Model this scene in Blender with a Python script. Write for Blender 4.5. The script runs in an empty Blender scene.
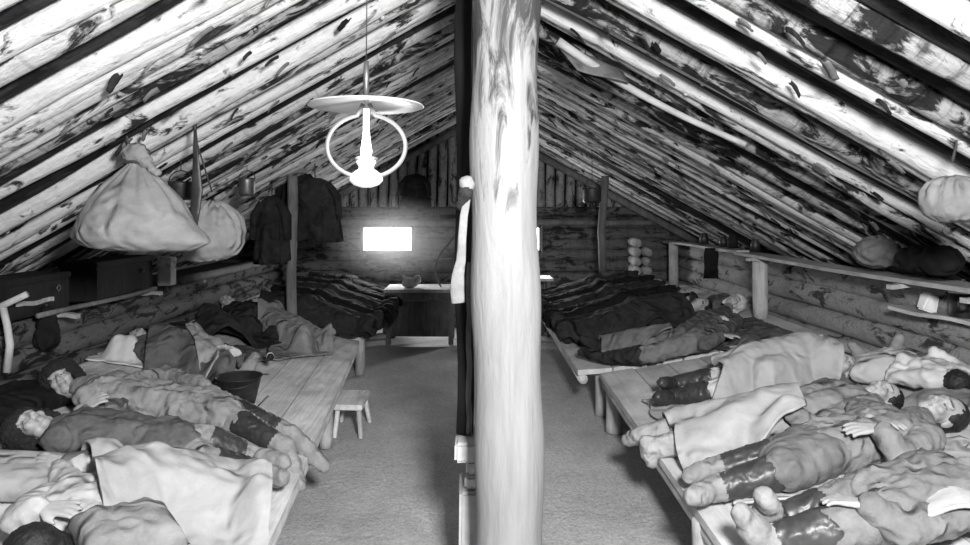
import bpy, bmesh, math, random
import numpy as np
from mathutils import Vector, Matrix, noise
R = random.Random(11)
C = bpy.context.scene.collection
V = Vector
F = 680.0; CX = 475.0; CY = 210.0; H = 1.9      # focal length in px, vanishing point, eye height

# ------------------------------------------------------------------ places
def P(x, y, Y):                                   # a point at depth Y
    return V(((x-CX)/F*Y, Y, H-(y-CY)/F*Y))
def bedL(X): return .42+.15*max(0., -X-1.0)
def bedR(X): return .48+.16*max(0., X-1.1)
def B(side, x, y, h=0.):                          # a point h above the sleeping platform
    dx = (x-CX)/F; dz = (CY-y)/F
    if side == 'R': Y = (H-.48+.16*1.1-h)/(.16*dx-dz)
    else:           Y = (H-.42+.15*1.0-h)/(-.15*dx-dz)
    return V((dx*Y, Y, H+dz*Y))
def bed(side, X): return bedR(X) if side == 'R' else bedL(X)

# ------------------------------------------------------------------ materials
def nodes(name):
    m = bpy.data.materials.new(name); m.use_nodes = True
    n = m.node_tree.nodes; l = m.node_tree.links
    return m, n, l, n['Principled BSDF']
def g3(v): return (v, v, v, 1)
def ramp(n, pts):
    r = n.new('ShaderNodeValToRGB'); e = r.color_ramp.elements
    while len(e) < len(pts): e.new(.5)
    for k, (p, v) in enumerate(pts): e[k].position = p; e[k].color = g3(v)
    return r
def coords(n, l, sc=(1,1,1), rnd=True):
    tc = n.new('ShaderNodeTexCoord'); mp = n.new('ShaderNodeMapping')
    mp.inputs['Scale'].default_value = sc
    l.new(tc.outputs['Object'], mp.inputs['Vector'])
    if rnd:
        oi = n.new('ShaderNodeObjectInfo'); mu = n.new('ShaderNodeMath'); mu.operation = 'MULTIPLY'; mu.inputs[1].default_value = 37.
        l.new(oi.outputs['Random'], mu.inputs[0]); l.new(mu.outputs[0], mp.inputs['Location'])
    return mp
def ntex(n, l, mp, s, d=4., r=.6, dist=0.):
    t = n.new('ShaderNodeTexNoise'); t.inputs['Scale'].default_value = s; t.inputs['Detail'].default_value = d
    t.inputs['Roughness'].default_value = r; t.inputs['Distortion'].default_value = dist
    l.new(mp.outputs[0], t.inputs['Vector']); return t
def bump(n, l, src, b, st, dist=.01):
    bp = n.new('ShaderNodeBump'); bp.inputs['Strength'].default_value = st; bp.inputs['Distance'].default_value = dist
    l.new(src, bp.inputs['Height']); l.new(bp.outputs[0], b.inputs['Normal'])
def mul(n, l, a, b):
    m = n.new('ShaderNodeMixRGB'); m.blend_type = 'MULTIPLY'; m.inputs[0].default_value = 1
    l.new(a, m.inputs[1]); l.new(b, m.inputs[2]); return m.outputs[0]

def fabric(name, v, var=.35, sc=7., st=.5, rough=.9):
    m, n, l, b = nodes(name); mp = coords(n, l)
    t = ntex(n, l, mp, sc, 6, .65, .6); r = ramp(n, [(.3, v*(1-var)), (.7, min(.9, v*(1+var)))])
    l.new(t.outputs['Fac'], r.inputs[0]); l.new(r.outputs[0], b.inputs['Base Color'])
    b.inputs['Roughness'].default_value = rough; b.inputs['Specular IOR Level'].default_value = .15
    t2 = ntex(n, l, mp, 70., 4, .7)
    t3 = ntex(n, l, mp, 6.5, 4, .55, .8); t3.noise_type = 'RIDGED_MULTIFRACTAL'
    b1 = n.new('ShaderNodeBump'); b1.inputs['Strength'].default_value = 1.; b1.inputs['Distance'].default_value = .11*st
    l.new(t3.outputs['Fac'], b1.inputs['Height'])
    b2 = n.new('ShaderNodeBump'); b2.inputs['Strength'].default_value = st; b2.inputs['Distance'].default_value = .008
    l.new(t2.outputs['Fac'], b2.inputs['Height']); l.new(b1.outputs[0], b2.inputs['Normal']); l.new(b2.outputs[0], b.inputs['Normal'])
    return m
def plain(name, v, rough=.5, metal=0., var=.25, sc=14., st=.2):
    m, n, l, b = nodes(name); mp = coords(n, l)
    t = ntex(n, l, mp, sc, 5, .6); r = ramp(n, [(.3, v*(1-var)), (.7, min(.95, v*(1+var)))])
    l.new(t.outputs['Fac'], r.inputs[0]); l.new(r.outputs[0], b.inputs['Base Color'])
    b.inputs['Roughness'].default_value = rough; b.inputs['Metallic'].default_value = metal
    bump(n, l, t.outputs['Fac'], b, st, .008)
    return m
def log_mat(name, v, cover, patch=.02, ring=.5, long=(1,2.6,2.6), streak=.6):
    """bark along local X: clean skin of value v, dark patches over part of it, cross rings"""
    m, n, l, b = nodes(name)
    mp = coords(n, l, long)
    t = ntex(n, l, mp, 3.4, 8, .66, .7)
    r = ramp(n, [(cover-.035, patch), (cover+.035, v)]); l.new(t.outputs['Fac'], r.inputs[0])
    mp2 = coords(n, l, (14, 2.2, 2.2)); t2 = ntex(n, l, mp2, 1.6, 6, .7, .4)
    r2 = ramp(n, [(.33, 1-ring), (.5, 1.)]); l.new(t2.outputs['Fac'], r2.inputs[0])
    mp3 = coords(n, l, (1.6, 7, 7)); t3 = ntex(n, l, mp3, 5., 7, .7)
    r3 = ramp(n, [(.32, streak), (.5, 1.)]); l.new(t3.outputs['Fac'], r3.inputs[0])
    c = mul(n, l, mul(n, l, r.outputs[0], r2.outputs[0]), r3.outputs[0])
    l.new(c, b.inputs['Base Color']); b.inputs['Roughness'].default_value = .85
    b.inputs['Specular IOR Level'].default_value = .2
    ad = n.new('ShaderNodeMath'); ad.operation = 'ADD'
    l.new(t.outputs['Fac'], ad.inputs[0]); l.new(t3.outputs['Fac'], ad.inputs[1])
    bump(n, l, ad.outputs[0], b, .9, .03)
    return m
def wood(name, v, var=.4, long=(14, 1.2, 14), sc=1.6, knots=True):
    m, n, l, b = nodes(name); mp = coords(n, l, long)
    t = ntex(n, l, mp, sc, 8, .68, 1.4); r = ramp(n, [(.3, v*(1-var)), (.65, min(.9, v*(1+var*.6)))])
    l.new(t.outputs['Fac'], r.inputs[0])
    mp2 = coords(n, l, (1,1,1)); t2 = ntex(n, l, mp2, 2.6, 5, .6); r2 = ramp(n, [(.32, .6), (.6, 1.)])
    l.new(t2.outputs['Fac'], r2.inputs[0])
    l.new(mul(n, l, r.outputs[0], r2.outputs[0]), b.inputs['Base Color'])
    b.inputs['Roughness'].default_value = .8; b.inputs['Specular IOR Level'].default_value = .2
    bump(n, l, t.outputs['Fac'], b, .5, .01)
    return m
def emit(name, v, s):
    m, n, l, b = nodes(name)
    b.inputs['Base Color'].default_value = g3(v); b.inputs['Emission Color'].default_value = g3(1); b.inputs['Emission Strength'].default_value = s
    return m

M = {}
M['white_log'] = log_mat('peeled_white_bark', .74, .42, .03, .12, streak=.82)
M['pale_log'] = log_mat('weathered_pale_bark', .60, .45, .03, .3, streak=.7)
M['mottled_log'] = log_mat('mottled_bark', .36, .50, .02, .75)
M['dark_log'] = log_mat('dark_bark', .035, .5, .012, .5)
M['wall_log'] = log_mat('wall_log_bark', .24, .45, .04, .4)
M['gable_log'] = log_mat('gable_pole_bark', .30, .42, .04, .4, (2.6, 2.6, 1))
M['back_log'] = log_mat('back_wall_bark', .14, .45, .03, .4)
M['earth'] = plain('roof_earth', .012, .95, 0, .5)
M['bunk'] = wood('pale_plank', .74, .28, (12, .9, 12))
M['bunkr'] = wood('worn_smooth_plank', .66, .16, (9, .8, 9))
M['raw'] = wood('raw_timber', .50, .35, (8, 8, 1.2))
M['rawx'] = wood('raw_board', .46, .35, (8, 1.2, 8))
M['dim'] = wood('dim_timber', .16, .4, (8, 8, 1.2))
M['black_wood'] = wood('blackened_timber', .016, .4, (8, 8, 1.2))
M['sackcloth'] = fabric('sackcloth', .25, .22, 6, .5)
M['sheet'] = fabric('white_sheet', .36, .14, 5, .35)
M['linen'] = fabric('grey_linen', .48, .2, 6, .4)
M['tan'] = fabric('tan_coat_cloth', .25, .3, 8, .6)
M['grey'] = fabric('grey_wool', .11, .35, 8, .6)
M['mid'] = fabric('mid_grey_cloth', .22, .3, 8, .5)
M['pale'] = fabric('pale_cloth', .32, .25, 7, .5)
M['darkcloth'] = fabric('dark_wool', .03, .45, 8, .7)
M['black'] = fabric('black_wool', .012, .5, 9, .7)
M['skin'] = plain('skin', .36, .55, 0, .15, 20, .1)
M['lip'] = plain('lips', .26, .5, 0, .1)
M['brow'] = plain('brow_hair', .09, .8, 0, .2)
M['hair'] = plain('dark_hair', .012, .6, 0, .4, 60, .8)
M['fur'] = plain('black_fur', .012, .9, 0, .5, 70, 1.)
M['leather'] = plain('black_leather', .035, .46, 0, .4, 9, .5)
M['felt'] = fabric('grey_felt', .26, .25, 9, .5)
M['paleboot'] = fabric('pale_foot_cloth', .38, .2, 9, .5)
M['iron'] = plain('blackened_iron', .045, .5, .6, .4, 12, .4)
M['tin'] = plain('dull_tin', .16, .42, .7, .3, 12, .3)
M['enamel'] = plain('white_enamel', .75, .3, 0, .08, 10, .1)
M['shade'] = plain('white_enamel_shade', .4, .35, 0, .05, 10, .05)
M['brass'] = plain('pale_lamp_metal', .17, .5, .0, .15, 10, .1)
M['rope'] = fabric('dark_rope', .06, .4, 40, .8)
M['brick'] = plain('whitewashed_brick', .42, .9, 0, .2, 12, .6)
M['glassd'] = plain('dark_glass', .012, .12, 0, .3, 10, .0)
M['label'] = plain('bottle_label', .5, .8, 0, .1)

M['padded'] = fabric('padded_cloth', .19, .25, 7, .6)
M['sackcloth2'] = fabric('dim_sackcloth', .2, .22, 6, .5)
M['white2'] = fabric('white_linen', .46, .12, 5, .4)
M['white'] = fabric('white_cloth', .6, .12, 5, .35)
M['sheet2'] = fabric('pale_sheet', .38, .14, 5, .35)
M['pale2'] = fabric('smooth_pale_blanket', .40, .16, 5, .3)
M['grey2'] = fabric('grey_skirt_cloth', .17, .25, 8, .5)
M['grey3'] = fabric('grey_sacking', .16, .3, 8, .6)
M['leather2'] = plain('shiny_black_leather', .045, .42, 0, .4, 9, .4)
M['raw2'] = wood('grey_timber', .22, .35, (8, 8, 1.2))
M['peeled'] = wood('peeled_pole_wood', .5, .15, (2, 8, 8))
M['bark_flap'] = plain('loose_bark', .12, .85, 0, .5, 9, .6)
def post_mat():
    m, n, l, b = nodes('post_wood')
    mp = coords(n, l, (3.2, 3.2, .75), False)
    t = ntex(n, l, mp, 4.2, 9, .66, .8)
    tc = n.new('ShaderNodeTexCoord'); sx = n.new('ShaderNodeSeparateXYZ'); l.new(tc.outputs['Object'], sx.inputs[0])
    mr = n.new('ShaderNodeMapRange'); mr.inputs[1].default_value = 1.3; mr.inputs[2].default_value = 2.9; mr.inputs[3].default_value = -.22; mr.inputs[4].default_value = .15
    l.new(sx.outputs[2], mr.inputs[0])                       # bark still clings to the upper trunk
    sb = n.new('ShaderNodeMath'); sb.operation = 'SUBTRACT'; l.new(t.outputs['Fac'], sb.inputs[0]); l.new(mr.outputs[0], sb.inputs[1])
    r = ramp(n, [(.37, .04), (.5, .26)]); l.new(sb.outputs[0], r.inputs[0])
    mp2 = coords(n, l, (9, 9, .6), False); t2 = ntex(n, l, mp2, 3., 6, .7); r2 = ramp(n, [(.3, .75), (.6, 1.)]); l.new(t2.outputs['Fac'], r2.inputs[0])
    l.new(mul(n, l, r.outputs[0], r2.outputs[0]), b.inputs['Base Color'])
    b.inputs['Roughness'].default_value = .75
    bump(n, l, t.outputs['Fac'], b, .5, .02)
    return m
M['post'] = post_mat()
def floor_mat():
    m, n, l, b = nodes('trodden_earth')
    mp = coords(n, l, (1, 1, 1), False)
    t = ntex(n, l, mp, 1.1, 9, .68); r = ramp(n, [(.3, .42), (.7, .74)]); l.new(t.outputs['Fac'], r.inputs[0])
    t2 = ntex(n, l, mp, 55, 4, .7); r2 = ramp(n, [(.3, .6), (.6, 1.)]); l.new(t2.outputs['Fac'], r2.inputs[0])
    l.new(mul(n, l, r.outputs[0], r2.outputs[0]), b.inputs['Base Color'])
    b.inputs['Roughness'].default_value = .9
    t3 = ntex(n, l, mp, 22, 8, .75); bump(n, l, t3.outputs['Fac'], b, .8, .03)
    return m
M['floor'] = floor_mat()

# ------------------------------------------------------------------ objects
def link(name, me, mats, parent=None, loc=None):
    o = bpy.data.objects.new(name, me); C.objects.link(o)
    for m in (mats if isinstance(mats, (list, tuple)) else [mats]): me.materials.append(m)
    if parent is not None:
        o.parent = parent
        me.transform(Matrix.Translation(-parent_world(parent)))
    elif loc is not None:
        me.transform(Matrix.Translation(-V(loc))); o.location = loc
    return o
def parent_world(p):
    w = V((0,0,0))
    while p is not None: w = w+p.location; p = p.parent
    return w
def obj(name, bm, mat, parent=None, loc=None, smooth=True):
    """world-space bmesh -> one object under parent (or at loc)"""
    bmesh.ops.recalc_face_normals(bm, faces=bm.faces[:])
    me = bpy.data.meshes.new(name); bm.to_mesh(me); bm.free()
    if smooth:
        for p in me.polygons: p.use_smooth = True
    return link(name, me, mat, parent, loc)
def thing(name, label, cat, loc, group=None):
    o = bpy.data.objects.new(name, None); C.objects.link(o); o.location = loc; o.empty_display_size = .1
    return tag(o, label, cat, group)
def tag(o, label, cat, group=None):
    o['label'] = label; o['category'] = cat
    if group: o['group'] = group
    return o
def struct(o): o['kind'] = 'structure'; return o
def BM(): return bmesh.new()

def perp(d):
    d = d.normalized(); a = V((0,0,1)) if abs(d.z) < .9 else V((0,1,0))
    u = d.cross(a).normalized(); return u, d.cross(u).normalized()
def tube(bm, pts, rad, seg=10, cap=True, flat=1., wob=0., seed=0.):
    pts = [V(p) for p in pts]; n = len(pts)
    rad = rad if isinstance(rad, (list, tuple)) else [rad]*n
    rings = []; u = None
    for i, p in enumerate(pts):
        d = (pts[min(i+1, n-1)]-pts[max(i-1, 0)]).normalized()
        if u is None: u, w = perp(d)
        else:
            u = (u-d*u.dot(d)).normalized(); w = d.cross(u)
        ring = []
        for k in range(seg):
            a = 2*math.pi*k/seg; q = u*math.cos(a)+w*math.sin(a)*flat
            r = rad[i]
            if wob: r *= 1+wob*noise.noise(p*2.3+q*1.7+V((seed, 0, 0)))
            ring.append(bm.verts.new(p+q*r))
        rings.append(ring)
    for a, b in zip(rings, rings[1:]):
        for k in range(seg): bm.faces.new((a[k], a[(k+1) % seg], b[(k+1) % seg], b[k]))
    if cap:
        bm.faces.new(rings[0][::-1]); bm.faces.new(rings[-1])
    return bm
def capsule(bm, a, b, ra, rb=None, seg=12):
    a = V(a); b = V(b); rb = ra if rb is None else rb
    d = b-a
    if d.length < 1e-5: d = V((0,0,1e-4)); b = a+d
    d.normalize()
    pts = []; rr = []
    for t in (-.985, -.8, -.45, 0): pts.append(a+d*ra*t); rr.append(ra*math.sqrt(1-t*t))
    for t in (0, .45, .8, .985): pts.append(b+d*rb*t); rr.append(rb*math.sqrt(1-t*t))
    if (b-a).length < 1e-3: pts.pop(4); rr.pop(4)
    return tube(bm, pts, rr, seg)
def ell(bm, c, r, mat=None, seg=14):
    m = Matrix.Translation(c) @ (mat.to_4x4() if mat else Matrix.Identity(4)) @ Matrix.Diagonal((r[0], r[1], r[2], 1))
    bmesh.ops.create_uvsphere(bm, u_segments=seg, v_segments=seg-4, radius=1, matrix=m)
    return bm
def box(bm, c, s, rot=None, bev=.0, jit=0.):
    m = Matrix.Translation(c) @ (rot.to_4x4() if rot else Matrix.Identity(4)) @ Matrix.Diagonal((s[0], s[1], s[2], 1))
    t = bmesh.new(); bmesh.ops.create_cube(t, size=1, matrix=m)
    if jit:
        for v in t.verts: v.co += V((R.uniform(-jit, jit) for _ in range(3)))
    if bev: bmesh.ops.bevel(t, geom=t.edges[:], offset=bev, segments=2, affect='EDGES')
    me = bpy.data.meshes.new('t'); t.to_mesh(me); t.free(); bm.from_mesh(me); bpy.data.meshes.remove(me)
    return bm
def lathe(bm, c, prof, seg=28, ax=1., ay=1., fn=None, close=True):
    rings = []
    for r, z in prof:
        ring = []
        for k in range(seg):
            a = 2*math.pi*k/seg; rr = r*(fn(a, z) if fn else 1)
            ring.append(bm.verts.new(V(c)+V((math.cos(a)*rr*ax, math.sin(a)*rr*ay, z))))
        rings.append(ring)
    for a, b in zip(rings, rings[1:]):
        for k in range(seg): bm.faces.new((a[k], a[(k+1) % seg], b[(k+1) % seg], b[k]))
    if close:
        bm.faces.new(rings[0][::-1]); bm.faces.new(rings[-1])
    return bm
def remesh(bm, voxel, it=3):
    bmesh.ops.recalc_face_normals(bm, faces=bm.faces[:])
    me = bpy.data.meshes.new('tmp'); bm.to_mesh(me); bm.free()
    o = bpy.data.objects.new('tmp', me); C.objects.link(o)
    r = o.modifiers.new('r', 'REMESH'); r.mode = 'VOXEL'; r.voxel_size = voxel
    if it:
        s = o.modifiers.new('s', 'SMOOTH'); s.factor = .5; s.iterations = it
    dg = bpy.context.evaluated_depsgraph_get()
    out = bpy.data.meshes.new_from_object(o.evaluated_get(dg))
    bpy.data.objects.remove(o); bpy.data.meshes.remove(me)
    return out
def fold(me, amp, sc, seed=0., stretch=V((1,1,1)), amp2=None):
    nrm = [v.normal.copy() for v in me.vertices]; s = V((seed, seed*.7, -seed))
    for v, nn in zip(me.vertices, nrm):
        q = V((v.co.x*stretch.x, v.co.y*stretch.y, v.co.z*stretch.z))*sc+s
        w = noise.noise(q*.6)*1.3
        d = 1-2.2*abs(noise.noise(q+V((w, w, w)))); d2 = 1-2.2*abs(noise.noise(q*2.1+V((5, w*2, 0))))
        v.co += nn*(amp*(d-.4)+amp*.5*(d2-.4)+(amp2 if amp2 is not None else amp*.3)*noise.noise(q*4.5))
def blob(name, bm, mat, parent, voxel=.014, it=3, amp=0., sc=7., seed=0., stretch=V((1,1,1)), loc=None, floor=None):
    me = remesh(bm, voxel, it)
    if amp: fold(me, amp, sc, seed, stretch)
    if floor is not None:
        for v in me.vertices:
            z = floor(v.co.x)+.004
            if v.co.z < z: v.co.z = z+(v.co.z-z)*.05
    for p in me.polygons: p.use_smooth = True
    return link(name, me, mat, parent, loc)

# ------------------------------------------------------------------ the shell
NEAR, FAR = .9, 11.0
TAN = .55; ANG = math.atan(TAN); RIDGE = 3.4
def roofz(X): return RIDGE-TAN*abs(X)

bm = BM(); nx, ny = 30, 60
gv = [[bm.verts.new((-4.2+8.4*i/nx, NEAR+(FAR+.3-NEAR)*j/ny, .012*noise.noise(V((i*.6, j*.55, 0)))-.012)) for j in range(ny+1)] for i in range(nx+1)]
for i in range(nx):
    for j in range(ny): bm.faces.new((gv[i][j], gv[i+1][j], gv[i+1][j+1], gv[i][j+1]))
struct(obj('floor', bm, M['floor']))

# roof: a dark earth slab per side, carrying individual logs that run from ridge to eave
LEN = 4.75
def log_mesh(r0, r1, seed, L=LEN):
    bm = BM(); n = 34; rr = random.Random(seed); pts = []; rad = []
    ph = rr.uniform(0, 6)
    for i in range(n+1):
        t = i/n
        pts.append(V((t*L, .018*math.sin(ph+t*5)+.010*noise.noise(V((t*6, seed, 0))), .012*math.sin(ph*2+t*4))))
        rad.append((r0+(r1-r0)*t)*(1+.10*noise.noise(V((t*7, seed*3.1, 1)))))
    tube(bm, pts, rad, 14, True, 1., .12, seed)
    for k in range(rr.randint(0, 2)):                        # knots and stubs of cut branches
        t = rr.uniform(.1, .9); a = rr.uniform(-2.6, -.5); d = V((rr.uniform(-.2, .5), math.cos(a), math.sin(a))).normalized()
        p = V((t*L, 0, 0)); r = r0+(r1-r0)*t
        tube(bm, [p+d*r*.6, p+d*(r+rr.uniform(.006, .015))], [.022, .012], 7)
    return bm
variants = {}
for kind in ('white_log', 'pale_log', 'mottled_log', 'dark_log'):
    variants[kind] = []
    for k in range(4):
        bm = log_mesh(.060+.005*k, .066+.005*k, 10*k+len(kind))
        me = bpy.data.meshes.new('roof_log'); bmesh.ops.recalc_face_normals(bm, faces=bm.faces[:]); bm.to_mesh(me); bm.free()
        for p in me.polygons: p.use_smooth = True
        me.materials.append(M[kind]); variants[kind].append(me)
def roof_side(name, sgn, spots):
    bm = BM(); t0, t1 = .19, .40
    nx_, nz_ = sgn*math.sin(ANG), math.cos(ANG)
    q = []
    for (X, off) in ((0, t0/math.cos(ANG)), (4.25, t0/math.cos(ANG)), (4.25, t1/math.cos(ANG)), (0, t1/math.cos(ANG))):
        q.append((sgn*X, roofz(X)+off))
    vs = [[bm.verts.new((x, Y, z)) for x, z in q] for Y in (NEAR-.2, FAR+.4)]
    for k in range(4): bm.faces.new((vs[0][k], vs[0][(k+1) % 4], vs[1][(k+1) % 4], vs[1][k]))
    bm.faces.new(vs[0]); bm.faces.new(vs[1][::-1])
    root = struct(obj(name, bm, M['earth'], smooth=False))
    for k, (Y, kind, lift) in enumerate(spots):
        me = variants[kind][R.randrange(4)]
        o = bpy.data.objects.new('roof_log', me); C.objects.link(o); o.parent = root
        r = .07
        c = V((sgn*.05, Y, RIDGE-TAN*.05))+V((sgn*math.sin(ANG), 0, math.cos(ANG)))*(r+lift)
        yaw = R.uniform(-.012, .012)
        ax = V((sgn*math.cos(ANG), yaw, -math.sin(ANG))).normalized()
        zz = V((sgn*math.sin(ANG), 0, math.cos(ANG))); yy = zz.cross(ax).normalized(); zz = ax.cross(yy)
        m = Matrix((ax, yy, zz)).transposed()
        o.matrix_local = Matrix.Translation(c) @ m.to_4x4() @ Matrix.Rotation(R.uniform(-.6, .6), 4, 'X')
    return root
W, PL, MO, DK = 'white_log', 'pale_log', 'mottled_log', 'dark_log'
def seq(Y, step, kinds, gap=.035):
    out = []
    for i, k in enumerate(kinds):
        if k == DK and i and kinds[i-1] != DK: Y += gap
        out.append((Y, k, .05 if k == DK else 0.)); Y += step
        if k == DK and i+1 < len(kinds) and kinds[i+1] != DK: Y += gap
    return out
left_near = seq(1.15, .131, [W, PL, W, W, PL, W, W, PL, W, DK, W, PL, DK, W, W, PL, W, MO, DK, W, DK, W, PL, DK, W, W, DK])
right_near = seq(1.10, .125, [DK, MO, DK, DK, MO, DK, MO, DK, W, DK, MO, DK, MO, W, DK, DK, W, PL, DK, MO, W, DK, W, PL, DK, MO, DK])
def fill(lst, pool, Y0):
    out = [(a[0], a[1], a[2]+R.uniform(0, .012)) for a in lst]; Y = Y0
    while Y < FAR-.02:
        k = R.choice(pool); out.append((Y, k, .045 if k == DK else R.uniform(0, .02)))
        Y += R.uniform(.125, .15)
    return out
roof_side('ceiling_left', -1, fill(left_near, (W, PL, W, DK, PL, MO, DK), left_near[-1][0]+.15))
roof_side('ceiling_right', 1, fill(right_near, (W, PL, DK, MO, DK, PL), right_near[-1][0]+.15))
def scraps(root, sgn, n, seed):
    rr = random.Random(seed)
    for q in range(n):
        X = rr.uniform(.5, 3.3); Yq = 2.7+5.5*rr.random()**1.4; L = rr.uniform(.03, .10); wd = rr.uniform(.008, .028); dr = rr.uniform(.005, .05); a = rr.uniform(-.7, .7); bm = BM(); vs = []
        dx, dy = math.cos(a), math.sin(a); m_ = 6
        for i in range(m_+1):
            t = i/m_-.5; w_ = wd*(1-1.2*t*t)*(1+.5*noise.noise(V((t*5, q, seed)))); c_x = X+dx*t*L; c_y = Yq+dy*t*L; sag = dr*(t+.5)**2+.01
            row = []
            for e in (-1, 0, 1):
                x_ = c_x-dy*e*w_; row.append(bm.verts.new((sgn*x_, c_y+dx*e*w_, roofz(x_)-sag-.012*(1-abs(e))+.01)))
            vs.append(row)
        for u, v in zip(vs, vs[1:]):
            for e in (0, 1): bm.faces.new((u[e], u[e+1], v[e+1], v[e]))
        o = obj('bark_scrap', bm, M['bark_flap' if q % 2 else 'dark_log'], root); md = o.modifiers.new('s', 'SOLIDIFY'); md.thickness = .006
scraps(bpy.data.objects['ceiling_left'], -1, 80, 5); scraps(bpy.data.objects['ceiling_right'], 1, 60, 6)
bm = BM(); tube(bm, [V((-.02, y, RIDGE-.15+.01*math.sin(y*2))) for y in np.linspace(NEAR, FAR, 20)], .1, 14, True, 1, .1)
struct(obj('trim_1', bm, M['black_wood']))

# low log walls, with an earth ledge behind them under the eaves
def log_wall(name, sgn, X, top, r=.105):
    bm = BM(); z = top-r; k = 0
    while z > -.1:
        pts = [V((sgn*(X+r+.012*math.sin(y*1.3+k)), y, z+.012*math.sin(y*.9+k*2))) for y in np.linspace(NEAR, FAR, 22)]
        tube(bm, pts, [r*(1+.07*math.sin(k*3+i*.4)) for i in range(22)], 14, True, 1, .12, k*7)
        z -= r*1.82; k += 1
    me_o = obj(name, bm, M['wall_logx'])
    return struct(me_o)
M['wall_logx'] = log_mat('wall_log_bark_long', .36, .42, .06, .25, (2.6, 1, 2.6))
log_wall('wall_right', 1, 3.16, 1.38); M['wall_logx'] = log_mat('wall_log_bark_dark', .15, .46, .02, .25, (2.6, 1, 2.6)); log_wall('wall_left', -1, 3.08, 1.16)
for sgn, X, top, nm in ((-1, 3.10, 1.05, 'trim_2'), (1, 3.20, 1.25, 'trim_3')):
    bm = BM(); box(bm, V((sgn*(X+.62), (NEAR+FAR)/2, top/2)), (1.0, FAR-NEAR, top))
    struct(obj(nm, bm, M['earth'], smooth=False))
# gable: horizontal logs below, upright poles above, a rafter along each slope
W1 = (-1.83, -1.00, 1.22, 1.64); W2 = (.52, 1.06, 1.22, 1.64)
bm = BM(); z = .1; k = 0
while z < 1.98:
    spans = [(-4.1, 4.1)]
    if 1.18 < z < 1.7: spans = [(-4.1, W1[0]-.03), (W1[1]+.03, W2[0]-.03), (W2[1]+.03, 4.1)]
    for a, b in spans:
        n = max(3, int((b-a)*3)); tube(bm, [V((x, FAR+.1+.01*math.sin(x*2+k), z+.012*math.sin(x+k))) for x in np.linspace(a, b, n)], .1, 12, True, 1, .1, k)
    z += .178; k += 1
gb = struct(obj('wall_back', bm, M['back_log']))
for i, x in enumerate(np.arange(-2.45, 2.5, .16)):
    top = roofz(x)+.1
    if top < 2.0: continue
    bm = BM(); tube(bm, [V((x+.012*math.sin(zz*3+i), FAR+.06, zz)) for zz in np.linspace(1.95, top, 8)], .072, 12, True, 1, .12, i)
    obj('gable_pole', bm, M['gable_log'], gb)
for sgn in (-1, 1):
    bm = BM(); tube(bm, [V((sgn*x, FAR-.09, roofz(x)-.06)) for x in np.linspace(.05, 3.6, 12)], .06, 12, True, 1, .1, sgn)
    obj('rafter', bm, M['dim'], gb)
bm = BM(); box(bm, V((0, FAR+.3, 1.6)), (8.6, .1, 4.)); obj('backing', bm, M['earth'], gb, smooth=False)
bm = BM(); tube(bm, [V((x, FAR-.04, 1.70+.01*math.sin(x*2))) for x in np.linspace(-3, 3, 16)], .05, 10, True, 1, .1)
obj('rail', bm, M['dim'], gb)
M['pane'] = emit('daylight_pane', .8, 9.)
for k, w in enumerate((W1, W2)):
    cx, cz = (w[0]+w[1])/2, (w[2]+w[3])/2; ww, wh = w[1]-w[0], w[3]-w[2]
    bm = BM()
    for s in (-1, 1):
        box(bm, V((cx+s*(ww/2), FAR+.02, cz)), (.05, .16, wh+.05)); box(bm, V((cx, FAR+.02, cz+s*wh/2)), (ww, .16, .05))
    o = struct(obj('window_%d' % (k+1), bm, M['dim'], smooth=False))
    bm = BM(); box(bm, V((cx, FAR+.06, cz)), (ww-.04, .01, wh-.04)); obj('pane', bm, M['pane'], o, smooth=False)

# ------------------------------------------------------------------ the big post and what stands round it
t = thing('support_post', 'thick pale tree-trunk post rising through the middle of the aisle', 'post', (.14, 3.0, 0))
bm = BM(); n = 60; rr = []
tube(bm, [V((.14+.012*math.sin(i*.12), 3.0, -.02+3.24*i/n)) for i in range(n+1)], [.152+.006*math.sin(i*.5)-.006*i/n for i in range(n+1)], 40, True, 1, .02, 3)
obj('trunk', bm, M['post'], t)
t = thing('brick_pier', 'low whitewashed brick pier with projecting cap beside the big post', 'pier', (-.01, 3.42, 0))
for (z, h, w, d, dx) in ((.26, .56, .20, .3, 0.), (.575, .07, .17, .26, .012), (.645, .07, .165, .26, .016), (.73, .10, .22, .3, -.006)):
    bm = BM(); box(bm, V((.02+dx, 3.42, z)), (w, d, h), None, .014, .006)
    obj('cap' if z > .7 else ('footing' if z < .3 else 'brick'), bm, M['brick'], t, smooth=False)
t = thing('dark_pole', 'thin blackened upright pole standing on the brick pier behind the big post', 'pole', (-.055, 3.42, .78))
bm = BM(); tube(bm, [V((-.055+.008*math.sin(i), 3.42, .78+2.4*i/14)) for i in range(15)], .042, 12, True, 1, .15, 4)
obj('shaft', bm, M['black_wood'], t)
bm = BM(); tube(bm, [V((-.03+.004*math.sin(i*2), 3.37, .79+.85*i/10)) for i in range(11)], .014, 8, True, 1, .2, 9); obj('batten', bm, M['dim'], t)
t = thing('cloth_strip', 'narrow white cloth strip hanging on the dark pole beside the big post', 'cloth', P(466, 190, 2.95))
bm = BM(); box(bm, P(469, 190, 2.95), (.02, .02, .02)); 
obj('nail', bm, M['iron'], t)
bm = BM(); pts = [P(x, y, 2.93) for x, y in ((468, 192), (466, 205), (464, 215), (462, 240), (461, 260), (458, 275), (457, 290), (458, 303))]
tube(bm, pts, [.015, .016, .017, .018, .020, .026, .030, .028], 14, True, .3, .1); obj('strip', bm, M['mid'], t)
t = thing('rag_bundle', 'round pale bundle with a dark rag tied under it on the post', 'bundle', P(467, 187, 2.93))
bm = BM(); ell(bm, P(467, 184, 2.93), (.036, .03, .036)); blob('bundle', bm, M['mid'], t, .008, 2, .004, 20)
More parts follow.
